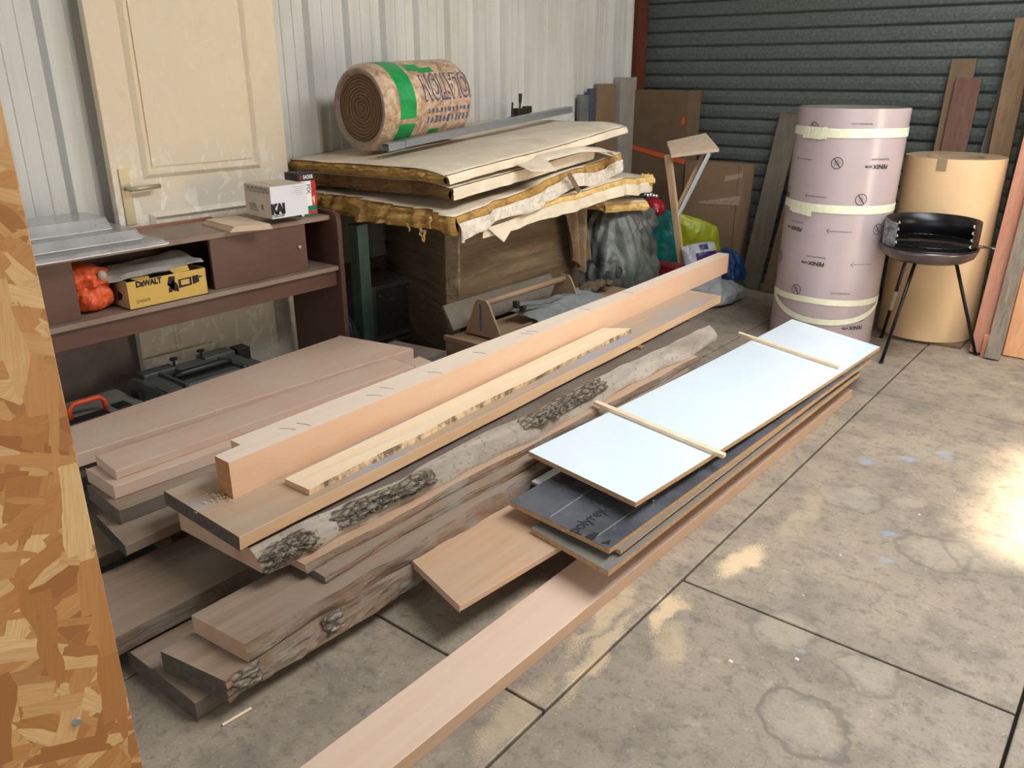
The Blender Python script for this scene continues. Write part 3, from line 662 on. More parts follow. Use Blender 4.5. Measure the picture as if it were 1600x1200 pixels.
mk('skirting_offcut', G().box(-3.36, -3.345, 1.60, 1.95, 0.0, .33), 'door', None, 'short cream painted board leaning low in front of the old door, behind the black case', 'board', bevel=.002)

# things on the cabinet
for i, (x0, x1, y0, y1, z, zz, lb) in enumerate([(-3.30, -2.93, .75, 1.585, .897, .912, 'lowest'), (-3.32, -3.02, .80, 1.53, .914, .950, 'middle'), (-3.33, -3.10, .72, 1.46, .952, .995, 'topmost')]):
    e = thing('clear_cover', 'clear dusty plastic cover on the cabinet by the partition, %s of three' % lb, 'plastic cover', ((x0+x1)/2, (y0+y1)/2, z), 'clear plastic covers on the cabinet')
    def rr(x0, x1, y0, y1, r, n=5):
        p = []
        for cx, cy, a in ((x1-r, y0+r, -90), (x1-r, y1-r, 0), (x0+r, y1-r, 90), (x0+r, y0+r, 180)):
            p += [(cx+r*math.cos(math.radians(a+90*k/n)), cy+r*math.sin(math.radians(a+90*k/n))) for k in range(n+1)]
        return p
    o = rr(x0, x1, y0, y1, .03); q = rr(x0+.012, x1-.012, y0+.012, y1-.012, .03); m = len(o)
    g = G(); g.add([(*p, z) for p in o]+[(*p, zz) for p in q], [(k, (k+1) % m, m+(k+1) % m, m+k) for k in range(m)]+[tuple(range(m, 2*m))])
    mk('shell', g, 'clear', e, solid=.0015)
    g = G(); g.tube([(*p, z+.002) for p in o+[o[0]]], .0022, 6, cap=False); mk('rim', g, 'clearedge', e)
for i in range(3):
    plank('plywood_sheet', 'small pale plywood sheet beside the white carton, %s of three' % ('lowest', 'middle', 'top')[i], 'plywood sheet', (-3.225+.006*i, 1.892+.006*i), (-2.968+.002*i, 1.862+.008*i), (-2.905, 2.02-.004*i), (-3.20, 2.05), .9025+.0075*i, .0068, 'lightply', group='plywood sheets on the cabinet', bev=0)
# KAI box
kb = thing('carton', 'small white shipping carton with black KAI GROUP print on the cabinet', 'carton', (-3.06, 2.15, .895))
bx = [(-2.950, 2.058), (-2.950, 2.245), (-3.165, 2.262), (-3.16, 2.075)]
def obox(g, pts, z0, z1, mi=(0, 0, 0, 0, 0, 0)):
    p = [(a, b, z0) for a, b in pts]+[(a, b, z1) for a, b in pts]
    for f, m in zip([(0, 3, 2, 1), (4, 5, 6, 7), (0, 1, 5, 4), (1, 2, 6, 5), (2, 3, 7, 6), (3, 0, 4, 7)], mi): g.add([p[k] for k in f], [(0, 1, 2, 3)], m)
g = G(); obox(g, bx, .9255, 1.058, (1, 1, 0, 1, 1, 1)); mk('box_body', g, ['kaiwhite', 'kaiside'], kb)
WL_k = lambda x, y: Vector((-2.9485, 2.1515+x, .9255+y))
text('lettering', 'KAI', .052, lambda x, y: WL_k(x-.062, y+.038), 'ink', kb, bold=.0052, sx=.84)
text('lettering', 'GROUP', .0155, lambda x, y: WL_k(x-.062, y+.0105), 'ink', kb, bold=.0002, sx=1.12)
g = G()
for k, (a, b) in enumerate(((.03, .085), (.04, .085), (.035, .085), (.02, .08), (.045, .08))): g.box(-2.9488, -2.9480, 2.1515+a-.01, 2.1515+b-.01, 1.046-.008*k, 1.0472-.008*k)
mk('small_print', g, 'inkgrey', kb)
g = G()
A_ = Vector((-2.951, 2.0575, 0)); B_ = Vector((-3.16, 2.0745, 0)); nn = Vector((-.08, -1, 0)).normalized()*.0006
def sidemark(u0, u1, z0, z1): 
    a = A_.lerp(B_, u0)+nn; b = A_.lerp(B_, u1)+nn; g.add([(a.x, a.y, z0), (b.x, b.y, z0), (b.x, b.y, z1), (a.x, a.y, z1)], [(0, 1, 2, 3)])
for k in range(16):
    u = .06+k*.055; sidemark(u, u+.012, 1.028, 1.05); sidemark(u+.012, u+.035, 1.044, 1.05) if k % 3 else sidemark(u+.01, u+.03, 1.028, 1.033)
for k in range(9): sidemark(.28+k*.012, .285+k*.012, .958, .980)
for k in range(3): sidemark(.6-.04*k, .85, .975-.008*k, .978-.008*k)
sidemark(.5, .85, .950, .953)
mk('side_print', g, 'inkbrown', kb)
g = G(); g.add([(-3.0, 2.10, 1.0585), (-3.0, 2.21, 1.0585), (-2.998, 2.21, 1.0585), (-2.998, 2.10, 1.0585)], [(0, 1, 2, 3)]); g.add([(-3.0, 2.10, 1.0585), (-3.13, 2.14, 1.0585), (-3.13, 2.142, 1.0585), (-3.0, 2.103, 1.0585)], [(0, 1, 2, 3)])
mk('flap_slits', g, 'ink', kb)
# glue box
sb = thing('glue_box', 'small black-topped glue packet with red and green side, behind the white carton', 'box', (-3.14, 2.33, .895))
bx = [(-3.06, 2.285), (-3.055, 2.375), (-3.155, 2.38), (-3.16, 2.29)]
g = G(); obox(g, bx, .8955, 1.085, (1, 1, 1, 1, 1, 1)); mk('packet', g, ['kaiwhite', 'plasticdark'], sb)
FX = -3.0545
def fr(y0, y1, z0, z1, mat, name='print', lay=0): return mk(name, G().box(FX-.003, FX+.0004+lay*.0004, y0, y1, z0, z1), mat, sb)
fr(2.287, 2.375, .897, 1.05, 'inkwhite', 'label_panel'); fr(2.350, 2.375, .93, 1.05, 'inkred', 'red_stripe', 1); fr(2.30, 2.375, .897, .94, 'inkgreen', 'green_band', 2); fr(2.30, 2.375, .905, .918, 'inkred', 'red_band', 3)
g = G(); g.prism([(2.352, .975), (2.366, .985), (2.366, .955), (2.360, .945)], 0, FX-.002, FX+.0010); mk('flame_print', g, 'inkyel', sb)
text('lettering', 'SADER', .023, lambda x, y: Vector((FX+.0002, 2.338+x, 1.067+y)), 'inkwhite', sb, bold=.0006, sx=.8)
text('lettering', 'K', .023, lambda x, y: Vector((FX+.0002, 2.299+x, 1.067+y)), 'inkred', sb, bold=.0008, sx=.8)
text('lettering', 'FIX', .03, lambda x, y: Vector((FX+.001, 2.334+y, 1.015-x)), 'inkgreen', sb, bold=.0005)
# orange bag on the shelf
g = G()
def bagf(cx, cy, z0, rx, ry, h, seed, sq=.7, top=.7, fold=.12, lean_=(0, 0)):
    def f(d):
        s = (d.z+1)/2; k = (abs(d.x)**(2/sq)+abs(d.y)**(2/sq))**(sq/2) if sq else 1
        r = 1 if s < .02 else 1
        hr = math.sqrt(max(0, 1-d.z*d.z)); prof = min(1, (1-abs(d.z)**4))**.5 if s < .5 else (1-(abs(d.z))**3)**.5*lerp(1, top, (s-.5)*2)
        a = math.atan2(d.y, d.x); q = 1+fold*nz(math.cos(a)*2.2+seed, math.sin(a)*2.2, s*2.6)+fold*.7*nz(math.cos(a)*5, math.sin(a)*5+seed, s*3)+fold*.5*abs(nz(math.cos(a)*9, math.sin(a)*9, s*7+seed))
        cs, sn = math.cos(a), math.sin(a); m = (abs(cs)**3+abs(sn)**3)**(-1/3)
        R = prof*m*q
        return (cx+rx*R*cs+lean_[0]*s, cy+ry*R*sn+lean_[1]*s, z0+h*s+.03*h*nz(cs*3, sn*3, seed)*(s > .3))
    return f
def bag(name, label, mat, cx, cy, z0, rx, ry, h, seed, parts=None, nu=64, nv=40, **k):
    g = G(); g.blob(bagf(cx, cy, z0, rx, ry, h, seed, **k), nu, nv); return mk(name, g, mat, None, label, 'bag', smooth=True)
ob = bag('plastic_bag', 'orange plastic bag with folded top on the cabinet shelf', 'orangebag', -3.10, 1.315, .6655, .075, .072, .16, 3.1, top=.9, fold=.22)
g = G(); g.blob(bagf(-3.095, 1.302, .755, .082, .078, .095, 9.1, top=.75, fold=.35, lean_=(0, -.01)), 48, 28); mk('folded_top', g, 'orangebag', ob, smooth=True)
g = G(); g.blob(lambda d: (-3.018+.012*d.x, 1.345+.016*d.y, .805+.020*d.z), 16, 10); mk('grey_tuft', g, 'boxgrey', ob, smooth=True)
# yellow tool box
yb = thing('tool_carton', 'open yellow power tool carton with black print on the cabinet shelf', 'carton', (-3.06, 1.57, .6655))
fx = -2.975; ya, yb_ = 1.408, 1.735
g = G(); g.box(fx-.003, fx, ya, yb_, .6655, .772); g.box(-3.17, fx, yb_-.003, yb_, .6655, .772); mk('front_and_end', g, 'yellowbox', yb)
g = G(); g.box(-3.17, fx-.003, ya-.0, ya+.003, .6655, .775); g.box(-3.17, -3.167, ya, yb_, .6655, .78); g.box(-3.17, fx, ya, yb_, .6655, .6685); mk('box_sides', g, 'boxbrown', yb)
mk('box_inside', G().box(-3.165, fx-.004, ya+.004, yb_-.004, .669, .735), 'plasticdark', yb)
g = G(); g.grid(lambda u, v: (-3.0-.17*v-.0*u, lerp(1.355, 1.745, u)+.012*nz(u*6, v*4), .780+.022*v+.014*nz(u*4, v*3, 2)+.012*u), 18, 6); mk('lid_flap', g, 'boxgrey', yb, solid=.003)
g = G(); g.add([(fx, 1.60, .772), (fx, 1.665, .775), (fx-.022, 1.672, .790), (fx-.022, 1.592, .786)], [(0, 1, 2, 3)]); mk('tuck_flap', g, 'yellowbox', yb, solid=.002); g = G(); g.add([(fx, 1.455, .772), (fx, 1.50, .772), (fx-.03, 1.51, .776), (fx-.03, 1.44, .776)], [(0, 1, 2, 3)]); mk('tuck_flap', g, 'yellowbox', yb, solid=.002)
text('lettering', 'D', .030, lambda x, y: Vector((fx+.0007, 1.452+x, .757+y)), 'ink', yb, bold=.0018)
text('lettering', 'E', .022, lambda x, y: Vector((fx+.0007, 1.467+x, .7545+y)), 'ink', yb, bold=.0016)
text('lettering', 'WALT', .030, lambda x, y: Vector((fx+.0007, 1.508+x, .757+y)), 'ink', yb, bold=.0018, sx=.85)
text('lettering', 'DW670', .017, lambda x, y: Vector((fx+.0007, 1.462+x, .692+y)), 'ink', yb)
g = G(); q = fx+.0008
for poly in ([(1.565, .735), (1.575, .765), (1.60, .762), (1.598, .750), (1.585, .745), (1.59, .705), (1.610, .700), (1.608, .725), (1.60, .74)], [(1.612, .712), (1.668, .716), (1.668, .748), (1.612, .746)], [(1.672, .716), (1.70, .722), (1.70, .750), (1.672, .750)], [(1.702, .738), (1.722, .742), (1.702, .746)], [(1.567, .703), (1.582, .703), (1.582, .72), (1.57, .722)]):
    g.prism(poly, 0, q-.001, q)
mk('tool_print', g, 'ink', yb)
g = G(); g.box(q-.001, q+.0004, 1.622, 1.658, .722, .742); mk('tool_print_body', g, 'yellowbox', yb)
g = G(); g.prism([(-3.06, .69), (-3.03, .70), (-3.02, .72), (-3.05, .73)], 1, ya-.0008, ya); mk('end_print', g, 'ink', yb)

# cases on the floor behind the boards
bc = thing('tool_case', 'big black plastic tool case with ribbed lid below the cabinet', 'tool case', (-3.12, 1.72, 0))
g = G(); g.box(-3.30, -2.975, 1.46, 1.99, .0, .235); mk('case_base', g, 'plasticdark', bc, bevel=.015)
g = G(); x0, x1, y0, y1 = -3.31, -2.955, 1.45, 2.0
g.add([(x0, y0, .235), (x1, y0, .235), (x1, y1, .235), (x0, y1, .235), (x0+.05, y0+.045, .30), (x1-.06, y0+.045, .30), (x1-.06, y1-.045, .30), (x0+.05, y1-.045, .30)], [(4, 5, 6, 7), (0, 1, 5, 4), (1, 2, 6, 5), (2, 3, 7, 6), (3, 0, 4, 7), (0, 3, 2, 1)])
lid = mk('lid', g, 'plastic', bc, bevel=.004)
g = G(); g.box(-3.17, -3.06, 1.60, 1.86, .297, .305); mk('recess', g, 'plasticdark', lid)
g = G(); g.tube([(-3.10, 1.60, .312), (-3.09, 1.63, .322), (-3.09, 1.83, .322), (-3.10, 1.86, .312)], .016, 10); mk('handle', g, 'plasticdark', lid, smooth=True)
for a, b in ((1.50, 1.57), (1.89, 1.96)): mk('clasp', G().box(-3.08, -2.985, a, b, .27, .305), 'plastic', lid, bevel=.003)
for a in (1.585, 1.86): mk('rib', G().box(-3.24, -2.99, a, a+.014, .285, .314), 'plastic', lid, bevel=.003)
g = G(); g.box(-3.27, -3.20, 1.52, 1.67, .298, .318); g.box(-3.24, -3.16, 1.66, 1.80, .298, .315); g.box(-3.27, -3.19, 1.80, 1.95, .298, .322); mk('tray_top', g, 'plastic', lid, bevel=.005)
for a, x in ((1.665, -3.21), (1.80, -3.22)):
    g = G(); g.tube([(x, a, .315), (x, a, .345)], .006, 8); g.lathe([(0, .008), (.017, .006), (.017, -.002), (0, -.004)], (x, a, .350), 10); mk('wing_nut', g, 'plasticdark', lid)
mk('latch', G().box(-3.17, -3.10, 1.44, 1.455, .24, .29), 'plasticdark', bc, bevel=.003); mk('carry_loop', G().box(-3.26, -3.19, 1.965, 2.03, .26, .32), 'plasticdark', bc, bevel=.003)
gc = thing('tool_case', 'flat dusty grey tool case with orange handle below the cabinet', 'tool case', (-3.15, 1.25, 0))
mk('case_base', G().box(-3.30, -3.02, 1.0, 1.44, 0, .23), 'greycase', gc, bevel=.02)
mk('lid', G().box(-3.305, -3.015, .995, 1.445, .23, .262), 'greycase', gc, bevel=.010)
g = G(); g.box(-3.11, -3.05, 1.10, 1.30, .256, .266); g.box(-3.13, -3.06, 1.335, 1.39, .256, .268); mk('catch', g, 'plasticdark', gc, bevel=.003)
g = G(); P_ = [(-3.10, 1.165, .262), (-3.10, 1.168, .305), (-3.10, 1.185, .322), (-3.10, 1.285, .322), (-3.10, 1.30, .305), (-3.10, 1.303, .262)]; g.tube(P_, .0095, 10); mk('handle', g, 'orangeh', gc, smooth=True, label='bright orange handle')

# ---------------------------------------------------------------- teal post, charcoal cabinet, black bag
g = G(); lean('steel_post', 'teal painted steel post beneath the insulation, right of the brown cabinet', 'post', (-3.15, 2.69, 0), (-3.15, 2.69, .80), .07, .07, 'tealpost')
dc = thing('metal_cabinet', 'small charcoal metal door cabinet in the shadow beneath the insulation', 'cabinet', (-3.25, 2.9, 0))
mk('body', G().box(-3.44, -3.17, 2.745, 3.06, 0, .47), 'darkcab', dc, bevel=.006)
ddp = mk('door', G().box(-3.17, -3.145, 2.75, 3.05, .16, .465), 'darkcab', dc, bevel=.005)
mk('door_recess', G().box(-3.145, -3.141, 2.775, 3.02, .19, .44), 'plastic', ddp)
mk('rail', G().box(-3.17, -3.13, 2.75, 3.05, .135, .150), 'steel', dc)
g = G()
for a, b in ((2.80, .41), (3.0, .42), (2.88, .38)): g = G(); g.lathe([(0, .004), (.006, .003), (.007, 0)], (-3.141, a, b), 10, axis=0); mk('bolt_head', g, 'steel', ddp)
bag('soft_bag', 'black soft bag standing between the brown cabinet and teal post', 'bagblack', -3.16, 2.555, 0, .09, .085, .36, 12.2, top=.8)
# wrapped pallet box
wb = thing('wrapped_box', 'large brown film-wrapped pallet box carrying the insulation sheets', 'box', (-2.98, 3.4, 0))
g = G(); x0, x1, y0, y1, H_ = -3.12, -2.62, 3.09, 4.0, .80
x0, y0 = -3.44, 3.085
def wf(u, v):
    per = [(-3.40, 3.10), (-3.0, 2.96), (-2.66, 2.80), (-2.615, 2.84), (-2.60, 3.3), (-2.61, 3.88), (-3.40, 3.88), (-3.40, 3.10)]
    t = u*7; i = min(6, int(t)); f = t-i; p = Vector(per[i]).lerp(Vector(per[i+1]), f); z = v*.80
    c = Vector((-3.0, 3.5)); d = (p-c).normalized(); k = .009*nz(u*7, z*14)+.006*nz(u*20, z*30)-.01*math.cos(v*3.14*2)*.3
    return (p.x+d.x*k, p.y+d.y*k, z)
g.grid(wf, 140, 50); g.box(-3.38, -2.64, 3.12, 3.86, .70, .795)
mk('wrapped_sides', g, 'stretch', wb, smooth=True)
# ---------------------------------------------------------------- insulation pile
def ztop(y, base): return base+.085*max(0, (y-2.55))/1.5
def batt(name, label, x0, x1, y0, y1, zt, th, mat, droop=0.02, seed=0, wav=.01, paper='paper', xr=None, rag=.02, wrap=True, mid=None):
    e = thing(name, label, 'insulation sheet', ((x0+x1)/2, (y0+y1)/2, zt(x0, y0)-th))
    NU, NV = 40, 44
    def S(u, v, top):
        y = lerp(y0, y1, v); xR = x1 if xr is None else xr(v)
        x = lerp(x0, xR, u)+(rag*.5*nz(y*9, seed) if u > .99 else 0); yy = y
        if v < .01: yy = y+rag*nz(x*9, seed+2, 0 if top else .6)+rag*.5*nz(x*30, seed)
        z = zt(x, y)+wav*nz(x*3, y*2, seed)-droop*max(0, u-.82)**2/.0324*(1 if top else .45)
        if not top: z -= th*(1+(.35*nz(x*4, y*3, seed+8) if rag > .03 else 0))+wav*.8*nz(x*7, y*4, seed+5)*(.7 if u > .95 or v < .05 else .2)
        return (x, yy, z)
    g = G()
    def side(f, n, m):   # ragged fibre side, bulging
        g.grid(f, n, m)
    g.grid(lambda u, v: S(u, v, False), NU, NV)
    g.grid(lambda u, v: tuple(a-b for a, b in zip(S(u, v, True), (0, 0, .004))), NU, NV)
    def near(u, v):   # torn wool at the near end
        a = S(u, 0, False); b = S(u, 0, True); p = [lerp(a[i], b[i], v) for i in range(3)]; p[2] -= .003*v
        ec = min(1, (1-u)*10, u*10); p[1] += -.014*math.sin(v*math.pi)+ec*(.020*nz(p[0]*18, v*6, seed)+.014*nz(p[0]*50, v*11, seed+1)+(.03*nz(p[0]*7, v*3, seed+6) if rag > .03 else 0)); return tuple(p)
    def right(u, v):
        a = S(1, u, False); b = S(1, u, True); p = [lerp(a[i], b[i], v) for i in range(3)]; p[2] -= .003*v
        p[0] += min(1, u*10)*(.012*math.sin(v*math.pi)+.010*nz(p[1]*20, v*4, seed+2)+.005*nz(p[1]*55, v*8, seed)) if not wrap else .004*math.sin(v*math.pi); return tuple(p)
    g.grid(near, 90, 8); g.grid(right, 90, 8)
    g.grid(lambda u, v: tuple(lerp(a, b, v) for a, b in zip(S(u, 1, False), S(u, 1, True))), NU, 3)
    g.grid(lambda u, v: tuple(lerp(a, b, v) for a, b in zip(S(0, u, False), S(0, u, True))), NV, 3)
    mk('fibre_core', g, mat, e, smooth=True)
    g = G(); g.grid(lambda u, v: tuple(a+b for a, b in zip(S(u, v, True), (0, -.006 if v < .01 else 0, .001))), NU, NV); mk('kraft_facing', g, paper, e, smooth=True, solid=.0012)
    if wrap:
        g = G()
        def wr(u, v):
            a = S(1, u, True); b = S(1, u, False); r0 = 0 if wrap < 3 else .42+.25*nz(a[1]*3, seed+4); cov = 1.0 if wrap < 3 else 1.25
            p = [lerp(a[i], b[i], lerp(r0, cov, v)) for i in range(3)]; p[0] += .008*math.sin(v*1.6+.2)+.010+.007*nz(a[1]*14, v*3, seed); return tuple(p)
        g.grid(wr, 90, 6); mk('wrapped_edge', g, 'foil' if wrap == 3 else paper, e, smooth=True)
    return e
# bottom to top
zC = lambda x, y: .915+.055*(y-2.9)-.03*max(0, x+2.75)/.4+.0*x
batt('insulation_sheet', 'lowest cream-faced insulation sheet with bright yellow wool edge, jutting out at right', -3.35, -2.44, 2.80, 4.44, lambda x, y: lerp(.885, .955, min(1, max(0, (y-2.8)/1.2)))-.02*max(0, (y-4)/.35), .07, 'fibrelight', droop=.0, seed=31, wav=.012, wrap=4, rag=.05, xr=lambda v: lerp(-2.42, -2.41, v) if v < .7 else lerp(-2.413, -2.50, (v-.7)/.3))
batt('insulation_sheet', 'sagging insulation sheet with torn brown wool front edge, third from top', -3.42, -2.40, 2.52, 4.08, lambda x, y: .958+.008*math.sin((x+3.4)*5)+.125*max(0, (y-2.62)/1.2)**.9, .088, 'fibre', droop=.012, seed=37, wav=.016, wrap=3, rag=.07, xr=lambda v: lerp(-2.335, -2.50, v))
batt('insulation_sheet', 'second insulation sheet from top with plain brown wool front', -3.45, -2.42, 2.565, 3.75, lambda x, y: lerp(1.045, 1.066, min(1, (x+3.4)))+.10*(y-2.55)/1.5, .060, 'fibrebrown', droop=.02, seed=41, wav=.004, wrap=1, rag=.012, xr=lambda v: lerp(-2.395, -2.47, v))
batt('insulation_sheet', 'topmost insulation sheet with cream kraft facing under the wool roll', -3.46, -2.42, 2.55, 4.12, lambda x, y: lerp(1.105, 1.122, min(1, (x+3.4)))+.125*((y-2.55)/1.57)**1.0, .048, 'fibre', droop=.022, seed=43, wav=.005, wrap=2, rag=.016, xr=lambda v: lerp(-2.41, -2.50, v**1.5))
# curling loose kraft sheet
g = G()
def curl(u, v):
    y = 3.0+.97*u; x = -2.365-.07*u-.33*v; z = 1.108+.052*math.sin(u*2.9)*(1-.35*v)-.02*u-(.05*max(0, u-.85)/.15 if v < .3 else 0)*(1-v/.3 if v < .3 else 0)+.006*nz(u*4, v*3)
    f = max(0, .16-abs(u-.08)*1.4)*max(0, 1-v*4); lip = max(0, 1-v/.10); return (x+.45*f+.03*lip, y+.5*f, z-.28*f-.024*lip*(1-f*5)+.006)
g.grid(curl, 60, 16); mk('kraft_sheet', g, 'paper', None, 'loose curling sheet of cream kraft paper bulging between insulation layers', 'paper sheet', smooth=True, solid=.0015)
# torn hanging flaps
g = G(); g.add([(-2.395, 2.80, .85), (-2.385, 3.02, .872), (-2.38, 2.90, .77), (-2.385, 2.86, .80)], [(0, 1, 2, 3)])
mk('torn_flap', g, 'paper', None, 'pointed torn paper flap hanging from the lowest insulation sheet', 'paper scrap', solid=.002)
g = G(); g.grid(lambda u, v: (-2.385+.006*nz(u*8, v), 3.40+.10*u+.03*v, 1.03-.10*u+.012*v), 10, 2); mk('torn_strip', g, 'kraftcloth', None, 'short brown paper strip hanging over the right edge of the insulation pile', 'paper scrap', solid=.002)
def strand(x, y, z, n, seed):
    p = [(x+.01*nz(k*.8, seed)+.004*k*math.sin(seed), y+.02*nz(k*.7, seed+2), z-.012*k+.01*nz(k, seed+5)) for k in range(n)]
    g = G(); g.tube(p, [.006*(1-k/n)+.0015 for k in range(n)], 6); return g
g = G()
for x, y, z, n, s in ((-2.52, 2.50, .875, 6, 1), (-2.49, 2.50, .87, 5, 4), (-2.60, 2.50, .90, 5, 8), (-2.45, 2.49, .93, 5, 3)):
    q = strand(x, y, z, n, s); g.add(q.v, q.f)
mk('wool_wisps', g, 'fibrelight', None, 'wisps of yellow wool dangling from the torn front edge of the insulation', 'wool', kind='stuff', smooth=True)
# offcut under right side
batt('insulation_offcut', 'small insulation offcut tucked beneath the pile, at the right above the grey bag', -2.75, -2.50, 3.95, 4.42, lambda x, y: .835-.10*(y-3.95), .06, 'fibrelight', seed=51, wrap=0, wav=.008)
g = G(); g.grid(lambda u, v: (-2.53+.06*u, 4.33+.12*v, .93-.05*u*u+.01*nz(u*3, v*3)), 8, 8); 
g = G(); g.blob(lambda d: (-2.50+.05*d.x, 4.40+.06*d.y, .90+.035*d.z+.02*nz(d.x*3, d.y*3, d.z*3)), 26, 16); mk('wool_tuft', g, 'fibrelight', None, 'tuft of yellow wool at the far right tip of the insulation pile', 'wool', smooth=True)
# wool roll
rc = Vector((-3.12, 2.72, 1.345)); RR = .200; RL = .62
yaw = 0.0
wr_ = thing('wool_roll', 'thick roll of insulation wool in printed brown film lying on the insulation pile', 'insulation roll', (rc.x, rc.y+RL/2, rc.z-RR))
def rs(t, a):
    k = 1+.012*nz(math.cos(a)*3, math.sin(a)*3, t*4)+.007*nz(math.cos(a)*9, math.sin(a)*9, t*9)
    e = 1-.10*max(0, (.07-t)/.07)**2-.25*max(0, (t-.9)/.1)**2.2
    return (rc.x+RR*k*e*math.cos(a), rc.y+RL*t, rc.z+.028*t+RR*k*e*math.sin(a))
g = G(); g.grid(lambda u, v: rs(v, u*2*math.pi), 96, 50); g.add([rs(1, 2*math.pi*k/40) for k in range(40)], [tuple(range(40))])
mk('film_wrapper', g, 'film', wr_, smooth=True)
g = G(); g.grid(lambda u, v: (lambda p: (rc.x+(p[0]-rc.x)*lerp(1, .82, v), p[1]+.012*v*(1-v)*4*-1+.02*v, rc.z+(p[2]-rc.z)*lerp(1, .83, v)))(rs(0, u*2*math.pi)), 72, 6)
mk('gathered_rim', g, 'rollrim', wr_, smooth=True)
g = G(); g.lathe([(.001, .012), (.03, .020), (.045, .010), (.075, .020), (.1, .012), (.15, .012), (.174, .030)], (0, 0, 0), 48, axis=1)
we = mk('wool_end', g, 'rollend', None, smooth=True, loc=(0, 0, 0)); we.parent = wr_; we.location = (0, rc.y-wr_.location.y, RR)
def tapef(t0, t1, a0, a1):
    g = G(); g.grid(lambda u, v: (lambda p: (rc.x+(p[0]-rc.x)*1.006, p[1], rc.z+(p[2]-rc.z)*1.006+.0))(rs(lerp(t0, t1, v), lerp(a0, a1, u))), 50, 4); return g
R_ = math.radians
g = tapef(.13, .30, R_(-80), R_(-22)); h = tapef(.13, .30, R_(-15), R_(120)); g.add(h.v, h.f)
mk('green_band', g, 'filmgreen', wr_, smooth=True)
def cylmap(t0, a0, sgn=-1, dz=1.008):
    # upside-down writing: reads towards -y, its top towards the floor
    def f(x, y):
        t = t0-x/RL; a = a0-y/RR; p = rs(t, a); return (rc.x+(p[0]-rc.x)*dz, p[1], rc.z+(p[2]-rc.z)*dz)
    return f
text('lettering', 'ISOLATION', .165, cylmap(.70, R_(26), dz=1.010), 'inkblue', wr_, bold=.0105, sx=.44, div=.02)
text('lettering_fill', 'ISOLATION', .165, cylmap(.70, R_(26), dz=1.018), 'film', wr_, bold=.0018, sx=.44, div=.02)
g = G()
for row, (a, hh) in enumerate(((-8, .020), (-20, .032))):
    for k in range(11):
        t = .44+k*.046; w_ = (.010 if row else .013)*(1+.7*nz(k*3.3, row*5)); da = hh/RR*(1+.5*nz(k*2.1, row, 4)); n_ = 6
        pts = []
        for s in range(n_+1):
            for sd_ in (-1, 1):
                q = rs(t+.012*nz(s*1.3, k*2.9, 2)+sd_*w_*(.8+.9*nz(k*1.7, s*1.5, row)), R_(a+2.0*nz(k*2, row))+da*(s/n_-.5)); pts.append((rc.x+(q[0]-rc.x)*1.008, q[1], rc.z+(q[2]-rc.z)*1.008))
        g.add(pts, [(2*s, 2*s+1, 2*s+3, 2*s+2) for s in range(n_)])
mk('small_lettering', g, 'inkblue', wr_)
for q_ in (tapef(.48, .60, R_(-42), R_(-35)), tapef(.34, .48, R_(52), R_(66)), tapef(.44, .60, R_(47), R_(57))): mk('green_print', q_, 'filmgreen', wr_)
# steel stud
e = thing('steel_stud', 'long galvanised steel channel lying along the insulation in front of the wool roll', 'metal channel', (-2.93, 3.35, 1.16))
def stud(name, ya, yb2, xa, xb, off):
    g = G()
    def Q(x, z, y):
        t = (y-2.66)/1.47; return (x+lerp(xa, xb, t), y, z+lerp(1.155, 1.275, t)+off)
    sec = [(0, 0), (.045, 0), (.045, .032), (.043, .032), (.043, .002), (.002, .002), (.002, .032), (0, .032)]
    # closed web towards the viewer
    sec = [(0, .034), (.048, .034), (.048, .0), (.038, .0), (.038, .0015), (.0465, .0015), (.0465, .0325), (.0015, .0325), (.0015, .0015), (.010, .0015), (.010, 0), (0, 0)]
    n = len(sec); g.add([Q(a, b, ya) for a, b in sec]+[Q(a, b, yb2) for a, b in sec], [(i, (i+1) % n, n+(i+1) % n, n+i) for i in range(n)]+[tuple(range(n))[::-1], tuple(range(n, 2*n))]); return g
mk('channel', stud('a', 2.79, 4.16, -2.935, -2.935, .008), 'steel', e)
mk('inner_channel', stud('b', 2.68, 2.785, -2.933, -2.933, .006), 'steel', e)
# clamp
e = thing('metal_clamp', 'small dark screw clamp standing on the insulation against the white wall', 'clamp', (-3.3, 4.17, 1.215))
mk('clamp_body', G().box(-3.33, -3.27, 4.13, 4.25, 1.225, 1.30).box(-3.32, -3.28, 4.08, 4.15, 1.225, 1.25).box(-3.315, -3.285, 4.22, 4.29, 1.27, 1.31), 'darksteel', e, bevel=.006)
g = G(); g.tube([(-3.3, 4.18, 1.29), (-3.3, 4.185, 1.33)], .006, 8); g.tube([(-3.3, 4.185, 1.33), (-3.3, 4.187, 1.385)], [.009, .012], 8); mk('grip', g, 'plasticdark', e)
g = G(); g.tube([(-3.3, 4.10, 1.24), (-3.3, 4.11, 1.335)], .006, 8); g.tube([(-3.3, 4.05, 1.235), (-3.3, 4.20, 1.285)], .006, 8); mk('screw_rod', g, 'darksteel', e)

